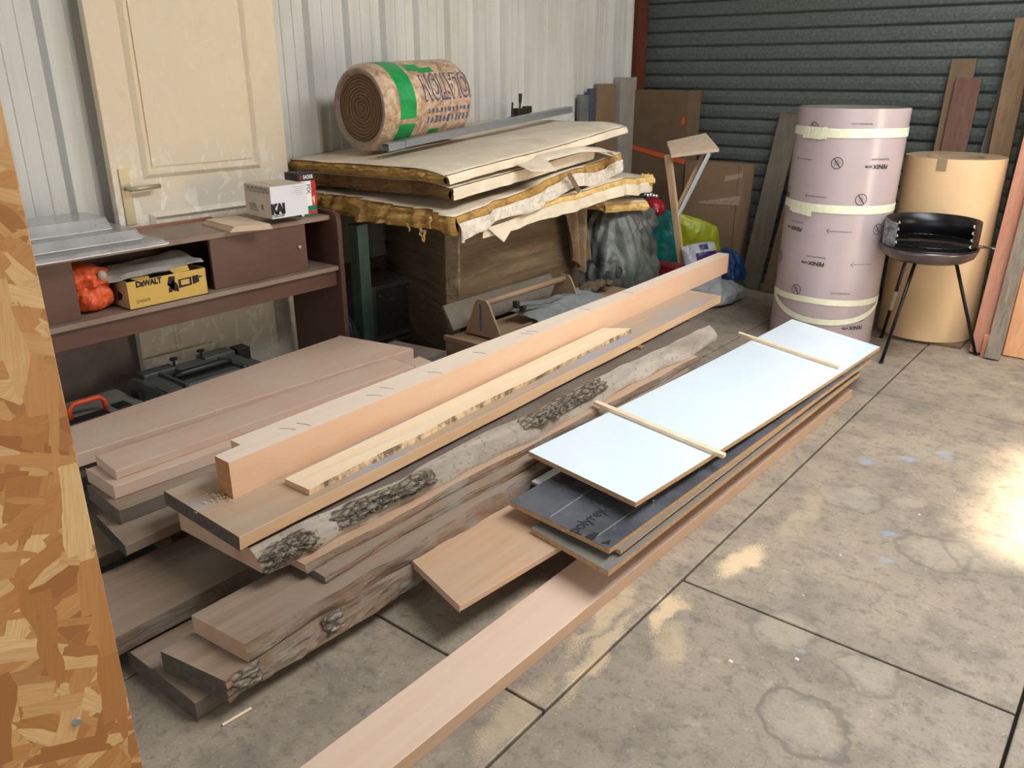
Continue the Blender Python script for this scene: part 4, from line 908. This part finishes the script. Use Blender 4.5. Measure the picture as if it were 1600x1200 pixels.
# ---------------------------------------------------------------- open tote and crate in front of the wrapped box
e = thing('wooden_crate', 'plain brown wooden crate under the open tool tote', 'crate', (-2.4, 3.0, 0))
mk('crate_sides', G().box(-2.545, -2.25, 2.66, 3.55, 0, .335), 'craft', e, bevel=.003)
mk('crate_lip', G().box(-2.55, -2.245, 2.655, 2.68, .325, .345), 'craft', e)
tt = thing('tool_tote', 'open wooden tool tote with dowel handle and blue paint stroke', 'tool tote', (-2.4, 3.1, .345))
def endp(y): 
    g = G(); g.prism([(-2.50, .345), (-2.285, .345), (-2.285, .36), (-2.36, .505), (-2.375, .52), (-2.425, .52), (-2.44, .505), (-2.50, .36)], 1, y, y+.012); return g
ep = mk('end_panel', endp(2.76), 'craft', tt, bevel=.001); mk('end_panel', endp(3.42), 'craft', tt, bevel=.001)
g = G(); g.tube([(-2.40, 2.765, .50), (-2.40, 3.425, .50)], .015, 12); mk('handle', g, 'craft', tt, smooth=True)
mk('tray_floor', G().box(-2.50, -2.285, 2.77, 3.42, .3455, .355), 'craft', tt); mk('tray_side', G().box(-2.295, -2.285, 2.772, 3.42, .355, .38), 'craft', tt)
mk('blue_stroke', G().grid(lambda u, v: (-2.408+.012*(v-.5)+.004*nz(u*5), 2.7595, lerp(.37, .50, u)), 14, 2), 'bluepaint', ep)
g = G(); g.add([(-2.53, 2.70, .36), (-2.53, 3.57, .36), (-2.575, 3.60, .40), (-2.585, 3.54, .475), (-2.585, 2.69, .475)], [(0, 1, 2, 3, 4)])
mk('grey_board', g, 'greyplank', None, 'thin grey-beige board leaning on the wrapped box behind the tool tote', 'board', solid=.012)
def clampo(y, z, lab):
    e = thing('bar_clamp', lab, 'clamp', (-2.35, y+.15, z), 'bar clamps in the tote')
    g = G(); g.add([(-2.36, y, z), (-2.345, y, z), (-2.345, y, z+.018), (-2.36, y, z+.018), (-2.29, y+.28, z-.01), (-2.288, y+.28, z-.01), (-2.288, y+.28, z-.005), (-2.29, y+.28, z-.005)], [(3, 2, 1, 0), (4, 5, 6, 7), (0, 1, 5, 4), (1, 2, 6, 5), (2, 3, 7, 6), (3, 0, 4, 7)]); mk('bar', g, 'steel', e)
    mk('jaw', G().box(-2.368, -2.337, y-.022, y, z-.008, z+.028), 'darksteel', e, bevel=.004)
clampo(2.97, .455, 'steel bar clamp in the tool tote, the higher one'); clampo(3.02, .425, 'steel bar clamp in the tool tote, the lower nearer one')
g = G(); g.grid(lambda u, v: (lerp(-2.43, -2.20, v)+.01*nz(u*5, v*4), lerp(3.0, 3.62, u), .405+.05*math.sin(v*2.6)*math.sin(u*2.9+.2)+.018*nz(u*6, v*4, 3)-.03*v), 40, 20)
mk('grey_rag', g, 'greycloth', None, 'crumpled grey cloth draped over the tool tote', 'cloth', smooth=True, solid=.004)
g = G()
for k, (dx_, dy_, dz_, r) in enumerate(((0, 0, 0, .045), (.02, .07, .01, .03), (-.01, .12, .0, .03), (.03, .15, .005, .022), (.01, -.06, .0, .03))):
    g.blob(lambda d, a=dx_, b=dy_, c=dz_, r=r, k=k: (-2.40+a+r*1.1*d.x, 3.66+b+r*1.5*d.y+.01*nz(d.x*3, k), .40+c+r*.8*d.z+.01*nz(d.y*4, d.x*4, k)), 20, 12)
mk('work_gloves', g, 'glove', None, 'dirty rumpled work gloves beyond the tool tote', 'gloves', smooth=True)
e = G(); e.box(-2.53, -2.28, 3.58, 3.95, 0, .352); mk('low_crate', e, 'craft', None, 'low brown box behind the crate carrying the gloves', 'crate', bevel=.004)
g = G(); g.tube([(-2.42, 3.78, .372), (-2.38, 3.86, .42)], .012, 10); g.lathe([(.028, -.006), (.034, 0), (.028, .006), (.022, 0), (.028, -.006)], (-2.36, 3.90, .45), 20, axis=0); mk('pipe_fitting', g, 'darksteel', None, 'dark pipe with ring end beyond the gloves', 'pipe', smooth=True)

# ---------------------------------------------------------------- bags at the back
bag('rubbish_bag', 'big dusty grey-black plastic bag slumped beside the wrapped box', 'bagdark', -2.62, 4.24, 0, .24, .32, .80, 21.7, top=.62, fold=.22, nu=110, nv=70, lean_=(-.04, .02))
g = G(); g.blob(bagf(-2.62, 4.44, .56, .11, .22, .20, 25.7, top=.6, fold=.35), 70, 36); mk('bag_fold', g, 'bagdark', D.objects['rubbish_bag'], smooth=True)
g = G(); g.grid(lambda u, v: (-2.555+.02*math.sin(u*17+v*3)+.03*v, lerp(3.60, 3.86, u)+.10*v*(1-u)-.02*v, .84-.40*v*(1-.45*abs(u-.6))+.01*nz(u*6, v*6)), 48, 24)
mk('brown_sheet', g, 'kraftcloth', None, 'brown paper sheet hanging down the wrapped box, left of the grey bag', 'paper sheet', smooth=True, solid=.002)
bag('plastic_sack', 'black plastic sack behind the big grey bag', 'bagblack', -2.84, 4.76, 0, .15, .14, .60, 27.7, fold=.3)
bag('teal_bag', 'teal plastic shopping bag standing behind the thin pine bracket', 'teal', -2.83, 5.20, 0.0, .19, .14, .60, 33.3, top=.9, fold=.18)
g = G(); g.blob(bagf(-2.74, 4.92, .60, .075, .07, .12, 35, top=.8, fold=.25), 30, 20); rb_ = mk('red_purse', g, 'redp', None, 'small bright red bag with a chrome stud on top of the teal bag', 'bag', smooth=True)
g = G(); g.blob(lambda d: (-2.668+.008*d.x, 4.86+.008*d.y, .645+.008*d.z), 12, 8); mk('stud', g, 'chrome', rb_, smooth=True)
for k, (y, z) in enumerate(((4.80, .75), (4.84, .748), (4.885, .74), (4.84, .775), (4.92, .732), (4.80, .79))):
    g = G(); g.blob(lambda d: (-2.72+.02*d.x, y+.018*d.y, z+.018*d.z), 16, 10)
    mk('chrome_ball', g, 'chrome', None, 'small chrome ball above the red bag, %s of the cluster' % ('upper left inner', 'middle', 'right inner', 'top', 'farthest right', 'topmost left')[k], 'ball', 'chrome balls above the red bag', smooth=True)
Rt = Vector((.779, .627, 0)); Nv = Vector((.627, -.779, 0))
def pil(P, U, V, th, seed, off=0.0):
    P, U, V = Vector(P), Vector(U), Vector(V); N = U.cross(V).normalized()
    if N.dot(Nv) < 0: N = -N
    def f(u, v, side=1):
        a, b = 2*u-1, 2*v-1; h = th*max(0, (1-abs(a)**3.5)*(1-abs(b)**3.5))**.6*(1+.25*nz(a*2.5, b*2.5, seed))+.006*nz(a*7, b*7, seed)
        return P+U*(a*(1-.05*abs(b)**3))+V*(b*(1-.05*abs(a)**3))+N*(side*h+off)+U*.03*nz(b*3, seed)
    return f
def pillow(name, label, mat, P, U, V, th, seed):
    f = pil(P, U, V, th, seed); g = G(); g.grid(lambda u, v: f(u, v, 1), 30, 30); g.grid(lambda u, v: f(u, v, -1), 30, 30)
    return mk(name, g, mat, None, label, 'bag', smooth=True)
def pilpatch(name, mat, parent, P, U, V, th, seed, u0, u1, v0, v1):
    f = pil(P, U, V, th, seed, .003); g = G(); g.grid(lambda u, v: f(lerp(u0, u1, u), lerp(v0, v1, v)), 14, 14); mk(name, g, mat, parent, smooth=True)
pillow('lime_bag', 'yellow-green plastic bag right of the thin pine bracket', 'lime2', (-2.555, 5.33, .30), Rt*.155+Vector((0, 0, -.05)), (-.04, -.03, .25), .045, 39.2)
WA = ((-2.375, 5.02, .222), Rt*.115+Vector((0, 0, .02)), (-.06, .0, .215), .045, 44.1)
wbp = pillow('white_sack', 'white sack with purple printed patch leaning behind the far end of the beam', 'whitep', *WA)
pilpatch('purple_print', 'purple', wbp, *WA, .36, .98, .62, .86); pilpatch('small_purple_print', 'purple', wbp, *WA, .50, .76, .89, .97)
bag('blue_bag', 'glossy blue bag poking out behind the far end of the beam', 'bluep', -2.40, 5.42, 0, .12, .11, .34, 48.1, fold=.35)
def sackpatch(parent, cx, cy, z0, rx, ry, h, seed, mat, a0, a1, s0, s1, name, **k):
    f = bagf(cx, cy, z0, rx*1.05, ry*1.05, h*1.015, seed, **k); g = G()
    g.grid(lambda u, v: f((lambda a, s: Vector((math.cos(a)*math.sqrt(max(0, 1-(2*s-1)**2)), math.sin(a)*math.sqrt(max(0, 1-(2*s-1)**2)), 2*s-1)))(lerp(a0, a1, u), lerp(s0, s1, v))), 16, 12); mk(name, g, mat, parent, smooth=True)
wg = bag('printed_sack', 'flat white sack with green picture print lying at the far end of the beam', 'whitep', -2.34, 5.25, 0, .13, .22, .15, 52.1, top=.95, fold=.12)
sackpatch(wg, -2.34, 5.25, 0, .13, .22, .15, 52.1, 'greenprint', R_(20), R_(80), .62, .95, 'green_print', top=.95, fold=.12)
mk('crimson_crate', G().box(-2.75, -2.42, 4.70, 4.84, 0, .33), 'crimson', None, 'dark red plastic crate low between the grey bag and the bracket', 'crate', bevel=.01)
# pine bracket
br = thing('pine_bracket', 'pale pine shelf bracket with two thin braces standing behind the beam', 'bracket', (-2.47, 4.98, 0))
def bar(a, b, w_, t_, yaw=0): 
    a = Vector(a); b = Vector(b); d = (b-a).normalized(); s = Vector((math.cos(yaw), math.sin(yaw), 0)); s = (s-d*s.dot(d)).normalized(); c = d.cross(s).normalized()
    q = [(-1, -1), (1, -1), (1, 1), (-1, 1)]; g = G(); g.hexa([a+s*x*w_/2+c*y*t_/2 for x, y in q]+[b+s*x*w_/2+c*y*t_/2 for x, y in q]); return g
mk('post', bar((-2.474, 5.01, 0), (-2.675, 4.97, 1.0), .045, .028, 0), 'plyv', br, bevel=.002)
g = G(); g.hexa([(-2.77, 5.12, 1.050), (-2.625, 4.92, .985), (-2.354, 5.05, 1.030), (-2.587, 5.32, 1.102), (-2.77, 5.12, 1.072), (-2.625, 4.92, 1.007), (-2.354, 5.05, 1.052), (-2.587, 5.32, 1.124)]); mk('shelf_plate', g, 'lightply', br, bevel=.002)
mk('brace', bar((-2.580, 4.985, .60), (-2.41, 5.03, 1.02), .020, .02, 0), 'kaiwhite', br); mk('brace', bar((-2.60, 5.02, .66), (-2.50, 5.18, 1.06), .018, .02, 0), 'plyv', br)

# ---------------------------------------------------------------- cartons and boards in the far left corner
tc = thing('tall_carton', 'tall flat brown carton with orange tape standing in the dark corner', 'carton', (-3.18, 5.83, 0))
mk('carton_body', G().box(-3.435, -2.94, 5.73, 5.925, 0, 1.385), 'cartondark', tc, bevel=.004)
g = G(); g.add([(-3.436, 5.727, .985), (-2.938, 5.727, .90), (-2.938, 5.727, .86), (-3.436, 5.727, .955)], [(0, 3, 2, 1)]); mk('tape', g, 'orangetape', tc, label='orange tape strip')
g = G(); g.add([(-2.995, 5.727, 1.17), (-2.965, 5.727, 1.21), (-2.957, 5.727, 1.16), (-2.98, 5.727, 1.14)], [(0, 3, 2, 1)]); mk('tape_scrap', g, 'orangetape', tc)
sc_ = thing('carton', 'brown carton with clear tape standing between pine bracket and leaning plank', 'carton', (-2.67, 5.83, 0))
mk('carton_body', G().box(-2.93, -2.47, 5.72, 5.93, 0, .88), 'carton', sc_, bevel=.004)
g = G(); g.add([(-2.80, 5.717, .60), (-2.47, 5.717, .67), (-2.47, 5.717, .60), (-2.80, 5.717, .585)], [(0, 3, 2, 1)]); g.add([(-2.60, 5.717, .80), (-2.47, 5.717, .83), (-2.47, 5.717, .80), (-2.60, 5.717, .76)], [(0, 3, 2, 1)]); mk('clear_tape', g, 'cleartape', sc_)
mk('crease', G().box(-2.50, -2.497, 5.7175, 5.719, .02, .87), 'cartondark', sc_)
for nm, lb, y0, y1, z1, mt, x1 in (('flat_board', 'brown flat board on edge against the white wall, near the corner', 5.25, 5.50, 1.43, 'carton', -3.43), ('grey_profile', 'tall pale grey board against the white wall, closest to the corner', 5.52, 5.75, 1.475, 'paleboard', -3.40), ('dark_profile', 'dark grey metal profile against the white wall, left of the brown board', 5.04, 5.15, 1.36, 'darkcab', -3.43), ('blue_roll', 'narrow blue-grey wrapped profile beside the brown flat board', 5.16, 5.23, 1.40, 'blueroll', -3.43)):
    mk(nm, G().box(-3.462, x1, y0, y1, 0, z1), mt, None, lb, 'board', bevel=.004)

# ---------------------------------------------------------------- boards leaning on the back wall
lean('leaning_board', 'wide grey-brown plank leaning on the shutter, left of the mauve roll', 'plank', (-2.34, 5.74, 0.003), (-2.245, 5.925, 1.235), .15, .022, 'greyplank')
lean('leaning_board', 'brown knotted plank half hidden behind the mauve roll, left side', 'plank', (-2.16, 5.70, .003), (-2.10, 5.92, 1.0), .12, .022, 'tanplank')
lean('leaning_board', 'narrow dark brown plank between mauve roll and kraft roll', 'plank', (-1.56, 5.72, .003), (-1.50, 5.92, 1.20), .085, .03, 'oldpost')
lean('leaning_board', 'tan plank leaning on the shutter, tallest behind the kraft roll', 'plank', (-1.19, 5.70, .003), (-1.20, 5.925, 1.585), .14, .02, 'tanplank')
lean('leaning_board', 'reddish-brown plank with groove leaning on the shutter above the kraft roll', 'plank', (-1.15, 5.665, .003), (-1.147, 5.885, 1.475), .145, .02, 'redplank')
lean('leaning_board', 'greenish-grey thin plank leaning behind the tall old post', 'plank', (-1.02, 5.70, .003), (-.93, 5.92, 1.45), .10, .02, 'greyplank')
lean('old_post', 'tall weathered brown post leaning on the shutter at right edge of view', 'post', (-.86, 5.62, .003), (-.90, 5.87, 1.80), .115, .05, 'oldpost')
lean('gap_shade', 'tall near-black sheet standing in for the shade of the gap behind the salmon timbers', 'plank', (-.72, 5.62, .003), (-.735, 5.88, 2.0), .13, .03, 'plasticdark')  # near-black sheet added to paint the shade of the gap, not a real plank
lean('salmon_timber', 'tall square salmon-coloured timber, leftmost of the leaning right-hand timbers', 'timber', (-.690, 5.13, .003), (-.68, 5.62, 2.2), .075, .09, 'salmon')
lean('salmon_timber', 'second salmon-coloured timber with notched foot, behind the bark-edged plank', 'timber', (-.612, 5.20, .003), (-.60, 5.68, 2.2), .075, .06, 'salmon')
mk('timber_block', G().box(-.665, -.628, 5.055, 5.10, .0, .13), 'salmon', D.objects['salmon_timber'], bevel=.003)
lean('bark_plank', 'grey bark-edged plank leaning at right edge of view', 'plank', (-.605, 5.055, .003), (-.585, 5.45, 2.0), .075, .05, 'barkplank')
lean('orange_board', 'wide orange board leaning at right edge of view, behind the bark-edged plank', 'plank', (-.40, 5.17, .003), (-.40, 5.56, 2.1), .34, .03, 'orangewood')

# ---------------------------------------------------------------- rolls
fr_ = thing('laminate_roll', 'tall mauve film-covered laminate roll bound with pale tape', 'roll', (-1.525, 4.90, 0))
fc = Vector((-1.525, 4.90, 0)); FR_ = .293
def fs(a, z, r=FR_): 
    k = 1+.02*math.cos(2*a+1.0)+.006*math.sin(3*a); lx = .015*z; return (fc.x+lx+r*k*math.cos(a), fc.y+r*k*math.sin(a), z)
g = G()
spn = 150
def spiral(u, v):
    a = R_(200)+u*2*math.pi*1.9; rr = FR_-.010*u-.0; return fs(a, .003+1.30*v, rr)
g.grid(lambda u, v: fs(u*2*math.pi, .003+1.325*v), 110, 12)
mk('outer_sheet', g, 'mauve', fr_, smooth=True)
g = G(); g.grid(lambda u, v: fs(R_(120)+u*R_(560), .003+1.327*v, FR_-.006-.012*u), 160, 6); mk('inner_turns', g, 'mauvein', fr_, smooth=True, solid=.001)
def band(z0, a0, a1, w_, dz=0, off=.003, wig=.006, sd_=0):
    g = G(); g.grid(lambda u, v: fs(lerp(a0, a1, u), z0+dz*u+w_*(v-.5)+wig*nz(u*6, sd_), FR_+off+.0015*nz(u*14, v*2, sd_)), 90, 3); return g
for k, (z0, w_, dz, a0, a1) in enumerate(((1.205, .048, -.0, 0, 360), (.805, .045, 0, 0, 360), (.282, .035, 0, 0, 360))):
    mk('tape_band', band(z0, R_(a0), R_(a1), w_, dz, sd_=k), 'masking', fr_, smooth=True)
g = G(); g.grid(lambda u, v: fs(lerp(R_(-150), R_(5), u), .165+.115*(1-math.sin(u*math.pi*.95+.05))**1.3+.034*(v-.5), FR_+.005), 90, 3); mk('tape_band', g, 'masking', fr_, smooth=True, label='slanting tape band near the bottom')
g = band(1.20, R_(-128), R_(-95), .062, 0, .006, .004, 9); mk('tape_end', g, 'masking', fr_, smooth=True)
g = band(.795, R_(-135), R_(-100), .06, -.01, .006, .01, 12); mk('tape_end', g, 'masking', fr_, smooth=True)
def fmap(a0, z0, flip=True):
    def f(x, y): 
        s = -1 if flip else 1
        return fs(a0+s*x/FR_, z0+s*y, FR_+.0018)
    return f
# view direction onto the roll: azimuth about -107 degrees
def mark(kind, a, z):
    a = R_(a)
    if kind == 'logo':
        text('lettering', 'FENIX', .030, fmap(a+.0, z), 'ink', fr_, bold=.0009, sx=1.1); text('lettering', 'NTM', .017, fmap(a-.068/FR_, z), 'ink', fr_, bold=.0006); text('small_lettering', 'fenixntm.com', .019, fmap(a-.02, z+.036), 'inkbrown', fr_)
    elif kind == 'arrow':
        g = G(); F_ = fmap(a, z, False)
        for (x0, y0), (x1, y1) in (((-.065, 0), (.065, 0)), ((-.065, 0), (-.050, .014)), ((-.065, 0), (-.050, -.014))):
            L_ = math.hypot(x1-x0, y1-y0); nx, ny = -(y1-y0)/L_*.0014, (x1-x0)/L_*.0014
            for i in range(8):
                s0, s1 = i/8, (i+1)/8; g.add([F_(lerp(x0, x1, s0)+nx, lerp(y0, y1, s0)+ny), F_(lerp(x0, x1, s1)+nx, lerp(y0, y1, s1)+ny), F_(lerp(x0, x1, s1)-nx, lerp(y0, y1, s1)-ny), F_(lerp(x0, x1, s0)-nx, lerp(y0, y1, s0)-ny)], [(0, 1, 2, 3)])
        mk('arrow_print', g, 'inkbrown', fr_)
    else:
        g = G(); F_ = fmap(a, z, False)
        def ringp(r0, r1, n_=28): g.add([F_(r*math.cos(2*math.pi*k/n_), r*math.sin(2*math.pi*k/n_)) for r in (r0, r1) for k in range(n_)], [(k, (k+1) % n_, n_+(k+1) % n_, n_+k) for k in range(n_)])
        ringp(.0275, .0310); ringp(.0085, .0105)
        def seg(x0, y0, x1, y1, w_=.0016):
            L_ = math.hypot(x1-x0, y1-y0); nx, ny = -(y1-y0)/L_*w_, (x1-x0)/L_*w_; g.add([F_(x0+nx, y0+ny), F_(x1+nx, y1+ny), F_(x1-nx, y1-ny), F_(x0-nx, y0-ny)], [(0, 1, 2, 3)])
        seg(-.017, .022, .017, -.022, .0022)
        for k in range(8): c_, s_ = math.cos(k*math.pi/4), math.sin(k*math.pi/4); seg(.013*c_, .013*s_, .019*c_, .019*s_, .001)
        mk('no_sun_print', g, 'ink', fr_)
for k, a, z in (('sun', -112.8, 1.225), ('arrow', -122.7, 1.058), ('sun', -80.8, 1.05), ('logo', -36, 1.036), ('arrow', -99.2, .865), ('sun', -51.4, .862), ('sun', -25.5, .697), ('logo', -118.4, .674), ('arrow', -68.3, .686), ('arrow', -38.2, .504), ('sun', -144.9, .487), ('logo', -86.8, .497), ('sun', -105.8, .33), ('logo', -32, .133), ('arrow', -128, .137), ('logo', -152, .85)): mark(k, a, z)
text('small_lettering', 'fenixntm.com', .019, fmap(R_(-62.6), 1.252), 'inkbrown', fr_); text('small_lettering', 'fenixntm.com', .019, fmap(R_(-56.6), .336), 'inkbrown', fr_)
# kraft roll
kr = thing('kraft_roll', 'plain beige kraft-covered roll standing behind the barbecue', 'roll', (-1.035, 5.37, 0))
kc = (-1.035, 5.35, 0)
mk('base_board', G().box(-1.20, -.78, 5.13, 5.6, 0, .018), 'tanplank', kr)
g = G(); g.lathe([(.262, .02), (.264, .3), (.262, .7), (.264, 1.06)], kc, 80); mk('outer_sheet', g, 'kraft', kr, smooth=True)
g = G(); g.lathe([(.262, 1.06), (.25, 1.064), (.22, 1.058), (.15, 1.055), (.14, 1.03), (.14, .6)], kc, 60); mk('rolled_end', g, 'kraftend', kr)
g = G(); g.grid(lambda u, v: (kc[0]+.2665*math.cos(R_(-98+11*u)), kc[1]+.2665*math.sin(R_(-98+11*u)), 1.062-.065*v), 6, 3); mk('paper_tab', g, 'kraftend', kr)

# ---------------------------------------------------------------- barbecue
bq = thing('barbecue', 'small round black charcoal barbecue on three thin legs', 'barbecue', (-.985, 4.83, 0))
c = (-.985, 4.83, .0)
g = G(); g.lathe([(0, .548), (.12, .548), (.19, .560), (.228, .585), (.240, .615), (.243, .628), (.238, .628), (.225, .60), (.18, .575), (.0, .565)], c, 64); mk('bowl', g, 'bbqbowl', bq, smooth=True)
g = G(); g.lathe([(.2385, .626), (.244, .632), (.2385, .638)], c, 64); mk('bowl_rim', g, 'bbq', bq, smooth=True)
g = G(); g.lathe([(.0, .600), (.21, .602), (.232, .612)], c, 40); mk('ash_bed', g, 'bbq', bq)
sx0, sx1 = R_(-22), R_(238)
g = G(); g.lathe([(.231, .628), (.234, .70), (.233, .772)], c, 60, a0=sx0, a1=sx1); ws = mk('windshield', g, 'bbq', bq, smooth=True, solid=.002)
g = G(); g.lathe([(.2345, .630), (.2365, .70), (.2365, .765)], c, 14, a0=R_(190), a1=R_(238)); mk('flaking_patch', g, 'ash', ws, smooth=True)
for a in (sx0, sx1-.02):
    for z in (.655, .69, .725, .76): 
        g = G(); s = -1 if a == sx0 else 1; g.tube([(c[0]+.234*math.cos(a), c[1]+.234*math.sin(a), z), (c[0]+.236*math.cos(a+s*.06), c[1]+.236*math.sin(a+s*.06), z+.006), (c[0]+.234*math.cos(a+s*.03), c[1]+.234*math.sin(a+s*.03), z+.014)], .004, 6); mk('grill_notch', g, 'ash', ws)

g = G(); n_ = 18
for k in range(n_):
    x = -.20+.4*k/(n_-1); h_ = math.sqrt(max(0, .215**2-x*x)); g.tube([(c[0]-h_*.8+x*.6, c[1]+x*.8+h_*.6, .655), (c[0]+h_*.8+x*.6, c[1]+x*.8-h_*.6, .650)], .0018, 6)
g.tube([(c[0]+.218*math.cos(t*math.pi/20), c[1]+.218*math.sin(t*math.pi/20), .654) for t in range(41)], .0025, 6, cap=False)
g.tube([(c[0]+.15, c[1]-.12, .654), (c[0]+.27, c[1]+.02, .648), (c[0]+.30, c[1]+.045, .644), (c[0]+.285, c[1]+.06, .646), (c[0]+.17, c[1]+.03, .654)], .003, 8)
gr_ = mk('grill_rack', g, 'legmetal', bq)
g = G(); g.tube([(c[0]+.262, c[1]+.022, .650), (c[0]+.305, c[1]+.048, .643), (c[0]+.285, c[1]+.062, .646)], .0042, 8); mk('wire_handle', g, 'chrome', gr_)
def leg(a, b, extra=None):
    g = G(); g.tube([a, b], .0095, 12); o = mk('leg', g, 'legmetal', bq, smooth=True)
    g = G(); g.tube([Vector(b)+Vector((0, 0, .012)), Vector(b)+Vector((0, 0, -.0))], .0125, 12); mk('foot_cap', g, 'plasticdark', o); return o
leg((-1.01, 4.70, .555), (-1.07, 4.595, .0)); leg((-.855, 4.90, .557), (-.69, 5.075, .0)); l3 = leg((-1.10, 4.91, .557), (-1.205, 5.08, .0))
g = G(); a_, b_ = Vector((-1.10, 4.91, .557)), Vector((-1.205, 5.08, 0)); g.tube([a_.lerp(b_, .42), a_.lerp(b_, .64)], .013, 12); mk('foil_wrap', g, 'foilwrap', l3, label='silver wrap around the leg')

# ---------------------------------------------------------------- bits on the floor
g = G(); g.tube([(-1.537, .776, .004), (-1.531, .854, .004)], .0035, 6); mk('stick', g, 'cream', None, 'thin pale stick on the floor at the near end of the middle pile', 'stick')
lean('lath', 'thin dark lath on the floor at the far end of the middle pile', 'stick', (-1.64, 3.52, .008), (-1.60, 3.95, .006), .012, .008, 'tanplank')
for i, (x, y, r, lb) in enumerate(((-.527, 1.902, .008, 'larger white flake on the floor near bottom of view'), (-.605, 2.50, .005, 'tiny white flake right of the sawdust patch'), (-.47, 2.95, .006, 'small white flake beside the ring stains'), (-.70, 5.0, .007, 'tiny white chip at the foot of the bark-edged plank'), (-.62, 2.20, .005, 'tiny wood chip on the slab right of the joint corner'), (-.665, 1.78, .008, 'curled pale chip lying left of the larger white flake'))):
    g = G(); g.add([(x+r*math.cos(k*1.05)*(1+.4*nz(k, i)), y+.7*r*math.sin(k*1.05)*(1+.4*nz(k, i+5)), .0) for k in range(6)]+[(x+r*.8*math.cos(k*1.05), y+.6*r*math.sin(k*1.05), .0025) for k in range(6)], [tuple(range(6, 12))]+[(k, (k+1) % 6, 6+(k+1) % 6, 6+k) for k in range(6)])
    mk('floor_chip', g, 'whitechip' if i != 4 else 'shaving', None, lb, 'chip')
